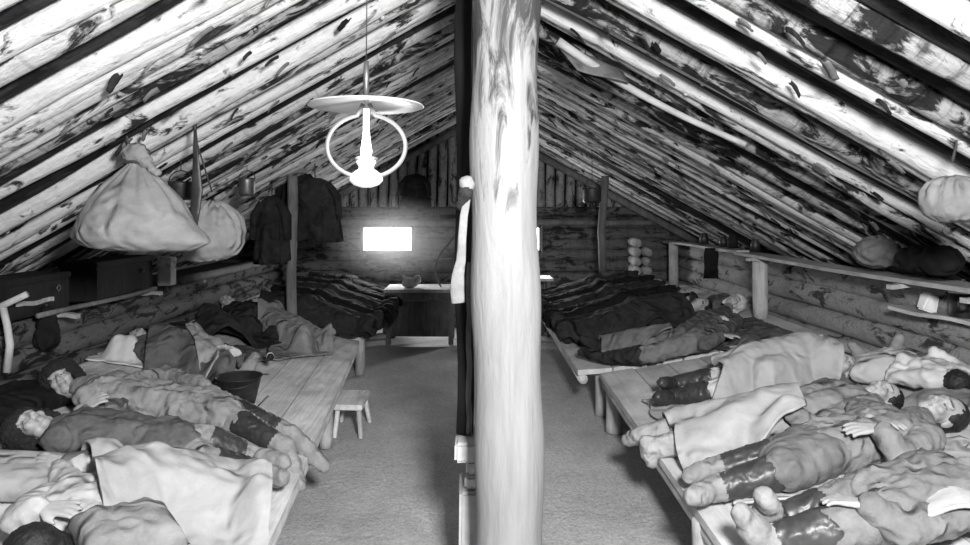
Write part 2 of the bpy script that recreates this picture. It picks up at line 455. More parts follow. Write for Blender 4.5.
bm = BM(); capsule(bm, P(466, 192, 2.93), P(460, 206, 2.95), .032, .02); blob('rag', bm, M['darkcloth'], t, .008, 2, .006, 25)

# ------------------------------------------------------------------ sleeping platforms
def platform(name, label, side, Y0, Y1, edge, mat, legs, planks=7, Wd=2.0):
    """planks run along the aisle; edge(Y) is the front edge"""
    sg = 1 if side == 'R' else -1
    Xb = 3.12 if side == 'R' else 3.04
    t = thing(name, label, 'bunk', (edge((Y0+Y1)/2), (Y0+Y1)/2, 0))
    for k in range(planks):
        bm = BM(); j0, j1 = R.uniform(-.03, .02), R.uniform(-.02, .03); n = 8; g = .006
        lo = []; hi = []
        for i in range(n+1):
            Y = Y0+(j0 if k else 0)+(Y1+j1-Y0-(j0 if k else 0))*i/n
            e = edge(Y); wd = (Xb-abs(e))/planks
            xa = abs(e)+wd*k+(g if k else 0); xb = abs(e)+wd*(k+1)-g
            off = -.012-.006*(k % 2)*.3
            za, zb = bed(side, sg*xa)+off, bed(side, sg*xb)+off
            lo.append((V((sg*xa, Y, za)), V((sg*xb, Y, zb))))
        th = .045; vs = []
        for a, b in lo: vs.append([bm.verts.new(a), bm.verts.new(b), bm.verts.new(b-V((0,0,th))), bm.verts.new(a-V((0,0,th)))])
        for a, b in zip(vs, vs[1:]):
            for q in range(4): bm.faces.new((a[q], a[(q+1) % 4], b[(q+1) % 4], b[q]))
        bm.faces.new(vs[0]); bm.faces.new(vs[-1][::-1])
        bmesh.ops.bevel(bm, geom=[e for e in bm.edges if e.calc_face_angle(0) > .7], offset=.006, segments=2, affect='EDGES')
        obj('plank', bm, mat, t, smooth=False)
    bm = BM()
    pts = [V((edge(y)+sg*.05, y, bed(side, edge(y))-.098)) for y in np.linspace(Y0+.02, Y1-.02, 10)]
    tube(bm, pts, .045, 12, True, 1, .12, Y0); obj('front_rail', bm, mat, t)
    for (Y, r, lx) in legs:
        bm = BM(); e = edge(Y)+sg*lx
        tube(bm, [V((e+.005*math.sin(z*9), Y, z)) for z in np.linspace(0, bed(side, e)-.06, 7)], r, 14, True, 1, .15, Y)
        obj('leg', bm, M['raw'], t)
    return t
eL = lambda Y: -.92-.08*(Y-3.0)
eL2 = lambda Y: -1.30-.01*(Y-7.9)
eR = lambda Y: 1.06+.015*(Y-3.3)
eR2 = lambda Y: .92+.0*(Y-6)
platform('plank_bunk', 'long bare plank sleeping bunk along the left side of the aisle', 'L', 1.9, 7.55, eL, M['bunk'], ((5.45, .055, .08), (3.2, .05, .3)))
platform('plank_bunk', 'far left plank bunk under the row of dark sleepers', 'L', 7.72, 10.7, eL2, M['bunk'], ((7.85, .055, .03), (10.5, .05, .05)))
platform('plank_bunk', 'near right plank bunk with smooth pale boards and stout log legs', 'R', 1.9, 5.95, eR, M['bunkr'], ((5.82, .07, .09), (3.26, .07, .05)))
platform('plank_bunk', 'far right plank bunk jutting into the aisle', 'R', 6.08, 10.7, eR2, M['bunkr'], ((6.3, .06, .25), (10.4, .06, .08)))

# ------------------------------------------------------------------ people
UP = V((0, 0, 1))
def hand(bm, w, d, n, k=1., curl=.5, thumb=1):
    """wrist w, pointing d, back of the hand facing n: palm, four fingers, thumb"""
    d = d.normalized(); s = d.cross(n).normalized(); n = s.cross(d).normalized()
    for q in (-1, 0, 1): capsule(bm, w+s*.014*q*k, w+d*.075*k+s*.026*q*k, .014*k, .013*k, 8)
    for i, L in enumerate((.062, .075, .070, .052)):
        b0 = w+d*.08*k+s*(i-1.5)*.0215*k*thumb; a = (i-1.5)*.10*thumb; dd = (d+s*a).normalized()
        p1 = b0+dd*L*.45*k; d2 = (dd-n*curl).normalized(); p2 = p1+d2*L*.35*k; d3 = (dd-n*curl*2).normalized(); p3 = p2+d3*L*.25*k
        capsule(bm, b0-dd*.02*k, p1, .0104*k, .0100*k, 8); capsule(bm, p1, p2, .0100*k, .0094*k, 8); capsule(bm, p2, p3, .0094*k, .0084*k, 8)
    b0 = w+d*.025*k-s*.022*k*thumb; dt = (d*.7-s*.75*thumb-n*.3).normalized()
    capsule(bm, b0, b0+dt*.038*k, .012*k, .0105*k, 8); capsule(bm, b0+dt*.038*k, b0+dt*.03*k+(d*.9-s*.3*thumb-n*.3).normalized()*.042*k, .0105*k, .0085*k, 8)
def head(bm, c, crown, face, k=1.):
    z = crown.normalized(); y = (face-z*face.dot(z)).normalized(); x = y.cross(z)
    m = Matrix((x, y, z)).transposed()
    p = lambda a, b, d: c+(x*a+y*b+z*d)*k
    e = lambda a, b, d, r: ell(bm, p(a, b, d), (r[0]*k, r[1]*k, r[2]*k), m, 16)
    e(0, -.015, .035, (.074, .094, .083)); e(0, .030, -.03, (.060, .060, .082)); e(0, .058, -.094, (.032, .030, .024))
    e(.035, .03, -.075, (.026, .035, .03)); e(-.035, .03, -.075, (.026, .035, .03))
    capsule(bm, p(0, .088, .012), p(0, .112, -.032), .0095*k, .014*k)
    for s in (-1, 1):
        e(s*.012, .098, -.038, (.010, .012, .009)); e(s*.038, .062, -.030, (.025, .026, .024))
        capsule(bm, p(s*.012, .087, .027), p(s*.048, .070, .026), .012*k, .010*k)
        e(s*.031, .077, .004, (.016, .0105, .009)); e(s*.076, -.012, -.012, (.012, .024, .033))
    e(0, .089, -.060, (.023, .011, .007)); e(0, .087, -.0725, (.019, .011, .0075))
    return p, m
def person(label, side, j, mats, hair='short', vox=.0085, group=None, k=1., coat_long=0., face_vis=True, boots='tall', amp=.012, seed=0., covered=False, sleeves=True, shoulder=.155):
    """j: joints in world space; body = one continuous mesh, clothes and hair are its children"""
    hd = j['head']; ch = j['chest']; pv = j['pelvis']
    a = (ch-pv).normalized(); nrm = j.get('up', UP); lat = nrm.cross(a).normalized()      # lat: towards one side of the body
    crown = j.get('crown', (hd-ch)).normalized(); fc = j.get('face', UP)
    t = thing('person', label, 'person', (pv.x, pv.y, bed(side, pv.x)), group)
    bm = BM(); p, hm = head(bm, hd, crown, fc, k)
    nb = p(0, -.015, -.07); shc = ch+a*.13*k
    capsule(bm, nb, shc, .052*k, .058*k)
    for s in (-1, 1): capsule(bm, ch+lat*.055*s*k+a*.05*k, pv+lat*.055*s*k, .088*k, .09*k)
    sh = [shc-a*.03*k-lat*shoulder*k, shc-a*.03*k+lat*shoulder*k]
    capsule(bm, sh[0], sh[1], .055*k)
    hip = [pv-lat*.08*k, pv+lat*.08*k]
    for i in (0, 1):
        if 'elbow' in j and j['elbow'][i] is not None:
            capsule(bm, sh[i], j['elbow'][i], .047*k, .038*k); capsule(bm, j['elbow'][i], j['wrist'][i], .037*k, .026*k)
            if j.get('hand') and j['hand'][i]:
                hand(bm, j['wrist'][i], j['hand'][i][0], j['hand'][i][1], k*1.02, j['hand'][i][2] if len(j['hand'][i]) > 2 else .5, 1 if i else -1)
        capsule(bm, hip[i], j['knee'][i], .078*k, .055*k); capsule(bm, j['knee'][i], j['ankle'][i], .052*k, .036*k)
        capsule(bm, j['ankle'][i], j['toe'][i], .036*k, .028*k)
    me = remesh(bm, vox, 2)
    fl = lambda X: bed(side, X)
    body = link('body', me, [M['skin'], M['lip'], M['brow']], t)
    base = parent_world(t); inv = hm.inverted()
    for q in me.polygons:
        q.use_smooth = True
        lc = inv @ (q.center+base-hd)/k
        if lc.length < .16 and lc.y > .05:
            ax = abs(lc.x)
            if abs(lc.z+.0665) < .0105 and ax < .024 and lc.y > .08: q.material_index = 1
            elif abs(lc.z-.031+.12*(ax-.03)) < .005 and .013 < ax < .05: q.material_index = 2
            elif abs(lc.z+.003-.1*abs(ax-.031)) < .0032 and .017 < ax < .046: q.material_index = 2
    coat, legs, boot, hr = mats
    if coat:
        bm = BM(); 
        for s in (-1, 1): capsule(bm, ch+lat*.062*s*k+a*.06*k, pv+lat*.06*s*k, .108*k, .112*k)
        capsule(bm, sh[0], sh[1], .078*k); capsule(bm, shc, shc+(nb-shc)*.55, .085*k, .072*k)
        for i in (0, 1):
            if 'elbow' in j and j['elbow'][i] is not None:
                w = j['elbow'][i]+(j['wrist'][i]-j['elbow'][i])*.88
                capsule(bm, sh[i], j['elbow'][i], .078*k, .064*k); capsule(bm, j['elbow'][i], w, .064*k, .05*k)
            if coat_long: capsule(bm, hip[i], hip[i]+(j['knee'][i]-hip[i])*coat_long, .115*k, .115*k)
        if coat_long: capsule(bm, pv, (hip[0]+(j['knee'][0]-hip[0])*coat_long+hip[1]+(j['knee'][1]-hip[1])*coat_long)/2, .11*k, .11*k)
        blob('coat', bm, M[coat], t, max(.011, vox*1.3), 4, amp, 8, seed, floor=fl)
    if legs:
        bm = BM()
        for i in (0, 1):
            capsule(bm, hip[i], j['knee'][i], .1*k, .082*k)
            e_ = j['knee'][i]+(j['ankle'][i]-j['knee'][i])*(.18 if boots == 'tall' else .9)
            capsule(bm, j['knee'][i], e_, .082*k, .074*k)
        if legs.startswith('skirt:'):
            for q in (.2, .5, .8, 1.): capsule(bm, hip[0]+(j['knee'][0]-hip[0])*q, hip[1]+(j['knee'][1]-hip[1])*q, .105*k)
            e0 = j['knee'][0]+(j['ankle'][0]-j['knee'][0])*.08; e1 = j['knee'][1]+(j['ankle'][1]-j['knee'][1])*.08
            capsule(bm, e0, e1, .09*k); capsule(bm, (j['knee'][0]+j['knee'][1])/2, (e0+e1)/2, .1*k)
            blob('skirt', bm, M[legs[6:]], t, max(.011, vox*1.3), 4, amp*.8, 6, seed+3, floor=fl)
        else:
            blob('trousers', bm, M[legs], t, max(.011, vox*1.3), 4, amp*.8, 9, seed+3, floor=fl)
    if boot:
        for i in (0, 1):
            bm = BM(); kn, an, to = j['knee'][i], j['ankle'][i], j['toe'][i]
            top = kn+(an-kn)*(.15 if boots == 'tall' else .7)
            capsule(bm, top, an, .086*k if boots == 'tall' else .06*k, .060*k)
            hl = an-(to-an).normalized()*.035*k+(an-kn).normalized()*.03*k
            capsule(bm, hl, an+(to-an)*.5+(an-kn).normalized()*.02*k, .05*k, .05*k); capsule(bm, an+(to-an)*.4, to, .054*k, .042*k); capsule(bm, hl, to, .042*k, .036*k)
            bt = boot if isinstance(boot, str) else boot[i]
            b_ = blob('boot', bm, M[bt.split('+')[0]], t, .010, 3, .006, 16, seed+i)
            if '+' in bt:                                    # shaft of one material, felt foot of another
                b_.data.materials.append(M[bt.split('+')[1]])
                for q in b_.data.polygons:
                    c = q.center+base
                    if (c-top).dot((an-top).normalized()) > (an-top).length*.82: q.material_index = 1
    if hair and hr:
        bm = BM()
        if hair == 'short':
            ell(bm, p(0, -.028, .050), (.081*k, .092*k, .080*k), hm, 18); ell(bm, p(0, -.062, 0), (.068*k, .050*k, .07*k), hm, 16)
            for s in (-1, 1): ell(bm, p(s*.066, -.01, .03), (.018*k, .045*k, .045*k), hm)
        elif hair == 'long':
            ell(bm, p(0, -.03, .05), (.088*k, .097*k, .085*k), hm, 18); ell(bm, p(0, -.07, -.02), (.09*k, .06*k, .1*k), hm, 16)
            for s in (-1, 1): ell(bm, p(s*.075, -.01, 0), (.028*k, .05*k, .09*k), hm)
        elif hair == 'fur':
            ell(bm, p(0, -.03, .065), (.115*k, .115*k, .085*k), hm, 18); ell(bm, p(0, -.075, -.02), (.11*k, .075*k, .12*k), hm, 16)
            for s in (-1, 1): ell(bm, p(s*.09, -.02, -.02), (.035*k, .06*k, .10*k), hm)
        elif hair == 'scarf':
            ell(bm, p(0, -.02, .045), (.092*k, .10*k, .09*k), hm, 18); ell(bm, p(0, -.06, -.03), (.085*k, .07*k, .10*k), hm, 16)
            for s in (-1, 1): capsule(bm, p(s*.075, .0, .03), p(s*.03, .05, -.12), .03*k, .02*k)
        blob({'fur': 'fur_cap', 'scarf': 'headscarf'}.get(hair, 'hair'), bm, M[hr], t, .008, 2, .005 if hair != 'fur' else .012, 30, seed)
    return t
def chain(side, x, y, h): return B(side, x, y, h)
def sleeper(label, side, hp, fp, mats, k=.9, hair='short', face=None, vox=.014, gap=.10, bend=0., armin=True, hands=False, **kw):
    """lying straight: head at hp, feet at fp (world points on the platform)"""
    hp = V(hp); fp = V(fp); a = (hp-fp); L = a.length; a.normalize(); lat = UP.cross(a).normalized()
    at = lambda s, l, h: (lambda q: V((q.x, q.y, bed(side, q.x)+h)))(fp+a*L*s+lat*l)
    j = dict(head=at(1-.075/L*1.6, 0, .125*k/.9), chest=at(.72, 0, .125*k), pelvis=at(.48, 0, .12*k))
    j['knee'] = [at(.26, -.09+bend, .11+abs(bend)*.3), at(.26, .09+bend, .11)]
    j['ankle'] = [at(.035, -gap, .075), at(.035, gap, .075)]
    j['toe'] = [at(.0, -gap-.07, .19), at(.0, gap+.07, .19)]
    if armin:
        j['elbow'] = [at(.56, -.25*k, .09), at(.56, .25*k, .09)]; j['wrist'] = [at(.47, -.08, .25*k), at(.5, .08, .26*k)]
    if hands:
        j['hand'] = [((lat*1.-a*.3), UP, .4), ((lat*-1.-a*.3), UP, .4)]
    j['face'] = face if face is not None else V((0, -.35, 1)); j['crown'] = a+V((0, 0, .12))
    return person(label, side, j, mats, hair, vox, k=k, **kw), j

def spheres_of(j, k=1.):
    """fat outline of a lying body, for a cloth to fall over"""
    S = []
    def seg(a, b, ra, rb):
        for i in range(9): S.append((a.lerp(b, i/8), ra+(rb-ra)*i/8))
    seg(j['head'], j['chest'], .13*k, .15*k); seg(j['chest'], j['pelvis'], .165*k, .165*k)
    for i in (0, 1): seg(j['pelvis'], j['knee'][i], .15*k, .115*k); seg(j['knee'][i], j['ankle'][i], .115*k, .09*k); seg(j['ankle'][i], j['toe'][i], .085*k, .075*k)
    if 'elbow' in j and j['elbow'][0] is not None:
        for i in (0, 1): seg(j['chest'], j['elbow'][i], .11*k, .10*k); seg(j['elbow'][i], j['wrist'][i], .095*k, .085*k)
    return S
def drape(name, label, cat, side, quad, S, mat, nu=90, nv=70, off=.022, amp=.012, sc=7., seed=0., smooth=14, slope=1.5, parent=None, group=None, ragged=.03, edge=None, thick=.012):
    """cloth over the platform and the bodies S, cut to the world quad (four XY corners)"""
    q = [V((c[0], c[1])) for c in quad]
    XY = np.zeros((nu+1, nv+1, 2)); Z = np.zeros((nu+1, nv+1))
    for i in range(nu+1):
        for jx in range(nv+1):
            u, v = i/nu, jx/nv
            wu = ragged*noise.noise(V((v*4, seed, 0)))*(abs(u-.5)*2)**4*(1 if u > .5 else -1)
            wv = ragged*noise.noise(V((u*5, seed, 9)))*(abs(v-.5)*2)**4*(1 if v > .5 else -1)
            u += wu; v += wv
            p = (q[0]*(1-u)+q[1]*u)*(1-v)+(q[3]*(1-u)+q[2]*u)*v
            XY[i, jx] = p
    X = XY[..., 0]
    base = np.where(True, (.48+.16*np.maximum(0, X-1.1)) if side == 'R' else (.42+.15*np.maximum(0, -X-1.0)), 0)
    if edge is not None:
        e = np.vectorize(edge)(XY[..., 1]); over = (e-X) if side == 'R' else (X-e)
        base = base-np.clip(over, 0, 1)*3.2
    Z = base.copy()
    for c, r in S:
        d2 = (X-c.x)**2+(XY[..., 1]-c.y)**2
        top = c.z+np.sqrt(np.maximum(r*r-d2, 0)); Z = np.maximum(Z, np.where(d2 < r*r, top, -9))
    ds = max(np.abs(XY[1:]-XY[:-1]).sum(-1).mean(), .004), max(np.abs(XY[:, 1:]-XY[:, :-1]).sum(-1).mean(), .004)
    for _ in range(45):
        Zp = np.pad(Z, 1, mode='edge')
        Z = np.maximum(Z, np.maximum(np.maximum(Zp[:-2, 1:-1], Zp[2:, 1:-1])-slope*ds[0], np.maximum(Zp[1:-1, :-2], Zp[1:-1, 2:])-slope*ds[1]))
    Z = np.where(Z < base+.002, base, Z)
    core = Z.copy()
    for _ in range(smooth):
        Zp = np.pad(Z, 1, mode='edge'); Z = (Zp[:-2, 1:-1]+Zp[2:, 1:-1]+Zp[1:-1, :-2]+Zp[1:-1, 2:]+4*Z)/8
        Z = np.maximum(Z, core-.02)
    bm = BM(); vs = [[None]*(nv+1) for _ in range(nu+1)]
    for i in range(nu+1):
        for jx in range(nv+1):
            p = V((XY[i, jx, 0], XY[i, jx, 1], 0))*sc+V((seed, seed, seed))
            w = noise.noise(p*.5); d = 1-2.3*abs(noise.noise(p+V((w*1.5, w, 0))))
            lift = amp*(d*.6+.4)+amp*.4*noise.noise(p*3)
            vs[i][jx] = bm.verts.new((XY[i, jx, 0], XY[i, jx, 1], Z[i, jx]+off+max(-.012, lift)))
    for i in range(nu):
        for jx in range(nv): bm.faces.new((vs[i][jx], vs[i+1][jx], vs[i+1][jx+1], vs[i][jx+1]))
    c = XY.reshape(-1, 2).mean(0); loc = V((c[0], c[1], bed(side, c[0])))
    bmesh.ops.recalc_face_normals(bm, faces=bm.faces[:])
    if bm.faces[:][0].normal.z < 0: bmesh.ops.reverse_faces(bm, faces=bm.faces[:])
    me = bpy.data.meshes.new(name); bm.to_mesh(me); bm.free()
    for p in me.polygons: p.use_smooth = True
    o = link(name, me, M[mat], parent, None if parent is not None else loc)
    s = o.modifiers.new('thickness', 'SOLIDIFY'); s.thickness = thick; s.offset = -1
    if parent is None: tag(o, label, cat, group)
    return o
def pillow(label, side, c, yaw, size, mat, h=.0, amp=.008, tilt=0., cat='pillow', name='pillow', seed=0.):
    bm = BM(); n = 26; L, Wd, T = size; tops = []; bots = []
    c = V(c); sl = -.15 if side == 'L' else .16
    rot = Matrix.Rotation(yaw, 3, 'Z')
    for i in range(n+1):
        ra, rb = [], []
        for k in range(n+1):
            u, v = 2*i/n-1, 2*k/n-1
            th = (max(0, (1-u**4)*(1-v**4)))**.42
            pin = 1-.10*(1-abs(u)**2)*abs(v)**3; pin2 = 1-.10*(1-abs(v)**2)*abs(u)**3
            p = rot @ V((u*L/2*pin2, v*Wd/2*pin, 0))
            zz = c.z+sl*p.x+T*.5; q = V((c.x+p.x, c.y+p.y, zz))
            f = amp*noise.noise(V((u*3, v*3, seed)))*2+amp*(1-2*abs(noise.noise(V((u*2+seed, v*4, 3)))))
            ra.append(bm.verts.new(q+V((0, 0, T*.5*th+f*th)))); rb.append(ra[-1] if (i in (0, n) or k in (0, n)) else bm.verts.new(q-V((0, 0, T*.5*min(1, th*1.1)))))
        tops.append(ra); bots.append(rb)
    for i in range(n):
        for k in range(n):
            bm.faces.new((tops[i][k], tops[i+1][k], tops[i+1][k+1], tops[i][k+1]))
            try: bm.faces.new((bots[i][k], bots[i][k+1], bots[i+1][k+1], bots[i+1][k]))
            except ValueError: pass
    return tag(obj(name, bm, M[mat], None, c), label, cat)

LB = lambda x, y, h=0.: B('L', x, y, h)
RB = lambda x, y, h=0.: B('R', x, y, h)

# --- left bunk, nearest rows
j = dict(head=LB(62, 381, .15), crown=V((-.75, .35, .75)), face=V((.5, -1, .25)), chest=LB(118, 393, .16), pelvis=LB(190, 408, .14),
         knee=[LB(236, 421, .13), LB(228, 408, .12)], ankle=[LB(283, 447, .07), LB(290, 434, .07)], toe=[P(299, 484, 3.85), P(324, 466, 4.1)],
         elbow=[LB(110, 425, .13), LB(165, 375, .12)], wrist=[LB(80, 412, .2), LB(208, 386, .17)],
         hand=[(V((.25, .1, .2)), V((0, -.6, 1)), .5), (V((.4, -.5, 0)), UP, .5)])
person('person in a rumpled tan coat, pale face turned outward, one hand at the chest', 'L', j, ('tan', 'tan', 'leather+felt', 'fur'), 'fur', .007, coat_long=.75, amp=.016, seed=1, k=1.0, shoulder=.15)
j = dict(head=LB(32, 428, .13), crown=V((-1, .15, .15)), face=V((.15, -.55, 1)), chest=LB(92, 433, .14), pelvis=LB(160, 442, .13),
         knee=[LB(206, 462, .14), LB(204, 440, .18)], ankle=[LB(256, 471, .08), LB(250, 455, .10)], toe=[LB(282, 478, .12), LB(284, 462, .14)],
         elbow=[LB(100, 463, .11), LB(130, 405, .12)], wrist=[LB(66, 462, .14), LB(100, 412, .18)], hand=[(V((-.6, -.1, .1)), V((0, -.5, 1)), .5), (V((-.3, -.4, .1)), UP, .4)])
person('person in a dark jacket, black fur cap and black-shafted boots, lying face up', 'L', j, ('grey', 'tan', 'leather+felt', 'fur'), 'fur', .007, coat_long=.55, amp=.013, seed=2, k=1.)
# --- white shirted sleeper at the very front
j = dict(head=LB(34, 556, .12), crown=V((-.35, -.55, .75)), face=V((-1, .3, -.2)), chest=LB(88, 505, .12), pelvis=LB(150, 488, .12),
         knee=[LB(205, 500, .11), LB(200, 482, .11)], ankle=[LB(248, 505, .08), LB(246, 488, .08)], toe=[LB(262, 503, .16), LB(260, 484, .16)],
         elbow=[LB(20, 520, .15), LB(60, 470, .10)], wrist=[LB(38, 508, .22), LB(105, 465, .14)], hand=[(V((.9, .1, -.05)), V((0, -.3, 1)), .25), (V((.5, -.1, 0)), UP, .4)])
person('person in a white shirt lying in the left foreground, dark hair towards the camera', 'L', j, ('white2', 'linen', 'felt', 'hair'), 'long', .008, amp=.012, seed=3, k=1.)
S = spheres_of(j, .95)
q = [LB(66, 462), LB(275, 492), LB(268, 562), LB(112, 548)]
drape('quilt', 'rumpled white quilt over the legs of the front left sleeper, reaching the bunk edge', 'quilt', 'L', [LB(76, 461), LB(262, 466)+V((.12, 0, 0)), V((-.80, 2.5, 0)), V((-1.32, 2.5, 0))], [s for s in S if s[0].x > -1.95], 'sheet', 110, 100, amp=.034, sc=5.5, seed=4, edge=lambda y: eL(y)+.02, ragged=.05, slope=.9)
pillow('plain grey pillow at the lower edge of the white quilt, bottom of the picture', 'L', LB(128, 556, .14), .7, (.36, .30, .16), 'mid', seed=7)
pillow('small grey patterned cushion between the white shirt and the white quilt', 'L', LB(92, 520, .10), .5, (.20, .20, .10), 'linen', seed=2)
pillow('white pillow under the white-shirted person in the left foreground', 'L', LB(35, 490, .0), .2, (.62, .40, .13), 'sheet', seed=5)
pillow('black bedding roll beneath the two heads at the far left', 'L', LB(10, 412, .0), 1.4, (.7, .42, .12), 'black', seed=6, name='bedding_roll', cat='bedding')

# --- left bunk, further rows
_, j = sleeper('person under a dark grey blanket behind the tan-coated person, head behind the peaked pillow', 'L', LB(128, 350), LB(240, 384), ('grey', 'grey', 'felt', 'hair'), .88, 'short', V((.2, -.2, 1)), seed=5)
S5 = spheres_of(j, .95)
drape('blanket', 'dark grey blanket over the sleeper behind the tan-coated person', 'blanket', 'L', [LB(160, 337), LB(262, 352), LB(232, 398), LB(140, 382)], S5, 'grey', amp=.018, seed=9, slope=1., ragged=.03)
pk = LB(120, 360)
drape('pillow', 'peaked white pillow propped against the log wall above the tan-coated person', 'pillow', 'L', [pk+V((-.20, -.14, 0)), pk+V((.26, -.14, 0)), pk+V((.24, .22, 0)), pk+V((-.20, .22, 0))],
      [(pk+V((-.03, .03, .13)), .06), (pk+V((.06, .04, .12)), .06)], 'white', 50, 40, .012, .008, 9, 3, slope=1.7, ragged=.08)
drape('cloth', 'crumpled pale cloth lying on the grey blanket beside the bucket', 'cloth', 'L', [LB(186, 352, .1), LB(205, 350, .1), LB(236, 372, .1), LB(205, 378, .1)], S5, 'pale', 34, 34, .05, .022, 12, 12, ragged=.2)
_, j = sleeper('person in grey lying with a dark face and raised arm behind the blanket heap', 'L', LB(222, 312), LB(318, 352), ('darkcloth', 'darkcloth', 'felt', 'hair'), .95, 'short', V((.2, -.9, .6)), vox=.010, seed=6, hands=True)
S6 = spheres_of(j, .95)
drape('blanket', 'mid grey blanket over the legs of the dark-faced person, its corner near the bunk edge', 'blanket', 'L', [LB(258, 328), LB(318, 332), LB(334, 356), LB(255, 364)], S6, 'mid', amp=.010, seed=14)
pillow('small white folded cloth tip standing up on the grey blanket', 'L', LB(228, 355, .20), -.5, (.20, .11, .06), 'white', seed=3, name='folded_cloth', cat='cloth')
drape('blanket', 'heaped dark blankets along the left wall between the white pillow and the far sleepers', 'blanket', 'L', [V((-2.88, 5.75, 0)), V((-1.95, 6.4, 0)), V((-1.75, 7.5, 0)), V((-2.88, 7.5, 0))],
      [(V((-2.6+.3*math.sin(q*2.1), 5.4+.23*q, bedL(-2.5)-.02)), .20+.05*math.sin(q*3.3)) for q in range(9)]+[(V((-2.0, 6.9+.2*q, bedL(-2.)-.04)), .17) for q in range(3)], 'darkcloth', 80, 70, .02, .03, 6, 17, slope=1., ragged=.12)
# far left: a row of sleepers under dark coats, backs to us, edges lit by the window
row = [((-2.66, 7.95), (-1.16, 7.72), 'darkcloth', 'far left sleeper in dark coat, nearest the grey blanket'),
       ((-2.66, 8.52), (-1.12, 8.36), 'black', 'far left sleeper in black coat, second in the row'),
       ((-2.66, 9.10), (-1.12, 8.96), 'darkcloth', 'far left sleeper in dark coat, third in the row'),
       ((-2.66, 9.68), (-1.14, 9.58), 'black', 'fourth dark sleeper of the far left row'),
       ((-2.66, 10.28), (-1.16, 10.18), 'black', 'last dark sleeper of the left row, closest to the lit window')]
for n_, (hp, fp, mt, lb) in enumerate(row):
    a_, b_ = V((*hp, bedL(hp[0]))), V((*fp, bedL(fp[0])))
    _, j = sleeper(lb, 'L', a_, b_, (mt, mt, 'darkcloth', 'hair'), 1.0, 'short', V((-.3, .2, 1)), vox=.02, seed=20+n_, group='dark sleepers on the far left bunk')
    S = spheres_of(j, 1.15); d_ = (b_-a_); lt = V((0, .34, 0))
    drape('blanket', 'dark blanket over %s' % lb, 'blanket', 'L', [a_+d_*.12-lt, b_+d_*.05-lt, b_+d_*.05+lt, a_+d_*.12+lt], S, mt, 60, 40, amp=.022, sc=6, seed=30+n_, ragged=.1, group='dark blankets on the far left bunk')

# --- right bunk
j = dict(head=RB(842, 366, .12), crown=V((.75, .25, .2)), face=V((.1, -.75, .9)), chest=RB(805, 362, .13), pelvis=RB(750, 375, .13),
         knee=[RB(716, 391, .12), RB(716, 378, .12)], ankle=[RB(672, 397, .075), RB(675, 384, .085)], toe=[RB(658, 397, .15), RB(662, 383, .16)],
         elbow=[RB(790, 376, .10), RB(795, 352, .10)], wrist=[RB(765, 376, .16), RB(766, 362, .16)], hand=[(V((-.5, .2, 0)), UP, .4), (V((-.6, -.1, -.1)), UP, .4)])
person('person in black boots lying under the pale sheet on the right bunk', 'R', j, ('linen', 'linen', 'leather', 'hair'), 'short', .0085, seed=40, k=.95)
S = spheres_of(j, 1.0)
drape('sheet', 'pale sheet over the person in black wrinkled boots', 'sheet', 'R', [RB(706, 420), RB(846, 408), RB(840, 345), RB(724, 350)], S, 'sheet2', 110, 90, amp=.024, sc=6, seed=41, slope=2.2, ragged=.22)
j2 = dict(head=RB(882, 396, .12), crown=V((1, .05, .15)), face=V((-.1, -.45, 1)), chest=RB(838, 402, .13), pelvis=RB(770, 417, .13),
         knee=[RB(712, 437, .11), RB(712, 422, .11)], ankle=[RB(652, 448, .05), RB(645, 434, .05)], toe=[P(652, 461, 3.95), P(628, 440, 4.3)],
         elbow=[RB(815, 426, .12), RB(825, 388, .12)], wrist=[RB(790, 412, .22), RB(795, 400, .2)], hand=[(V((-.2, .5, 0)), UP, .4), (V((-.3, -.5, 0)), UP, .4)])
person('person in a pale jacket asleep face up, white-wrapped feet over the bunk edge', 'R', j2, ('mid', 'pale', 'paleboot', 'hair'), 'short', .007, seed=42, k=.95)
S = spheres_of(j2, 1.0)
Sl = [(c, r*.86) for c, r in S if c.x < RB(775, 420).x]
drape('blanket', 'smooth pale blanket spread over the legs of the person with wrapped feet', 'blanket', 'R', [RB(690, 484), RB(806, 455), RB(790, 398), RB(642, 404)], Sl, 'pale2', 110, 80, amp=.014, sc=4.5, seed=43, slope=.75, ragged=.14, edge=lambda y: eR(y)-.03)
j3 = dict(head=RB(942, 412, .12), crown=V((.95, -.2, .2)), face=V((-.15, -.55, 1)), chest=RB(885, 432, .14), pelvis=RB(822, 447, .13),
         knee=[RB(786, 470, .13), RB(786, 453, .13)], ankle=[RB(712, 490, .08), RB(712, 470, .08)], toe=[RB(692, 497, .12), RB(690, 476, .10)],
         elbow=[RB(905, 462, .12), RB(850, 408, .12)], wrist=[RB(880, 428, .26), RB(870, 418, .24)], hand=[(V((-.8, .1, -.05)), V((0, -.35, 1)), .35), (V((.5, -.5, 0)), UP, .4)])
person('person asleep in a grey jacket and skirt, bare hand on the chest', 'R', j3, ('mid', 'skirt:grey2', 'leather2+felt', 'hair'), 'short', .007, seed=44, k=1.0, amp=.013)
j4 = dict(head=RB(1010, 470, .13), crown=V((1, .1, .2)), face=V((-.1, -.4, 1)), chest=RB(940, 488, .14), pelvis=RB(880, 505, .13),
         knee=[RB(836, 528, .12), RB(830, 508, .12)], ankle=[RB(768, 542, .08), RB(776, 522, .08)], toe=[RB(742, 514, .22), RB(764, 497, .25)],
         elbow=[RB(905, 530, .12), RB(890, 480, .13)], wrist=[RB(868, 505, .22), RB(850, 487, .16)], hand=[(V((-.5, .3, 0)), UP, .4), (V((-.8, -.2, -.1)), UP, .3)])
person('person in a pale padded suit and black boots, nearest on the right bunk', 'R', j4, ('padded', 'padded', 'leather2+felt', 'hair'), 'short', .0085, seed=46, k=1.02, amp=.016)
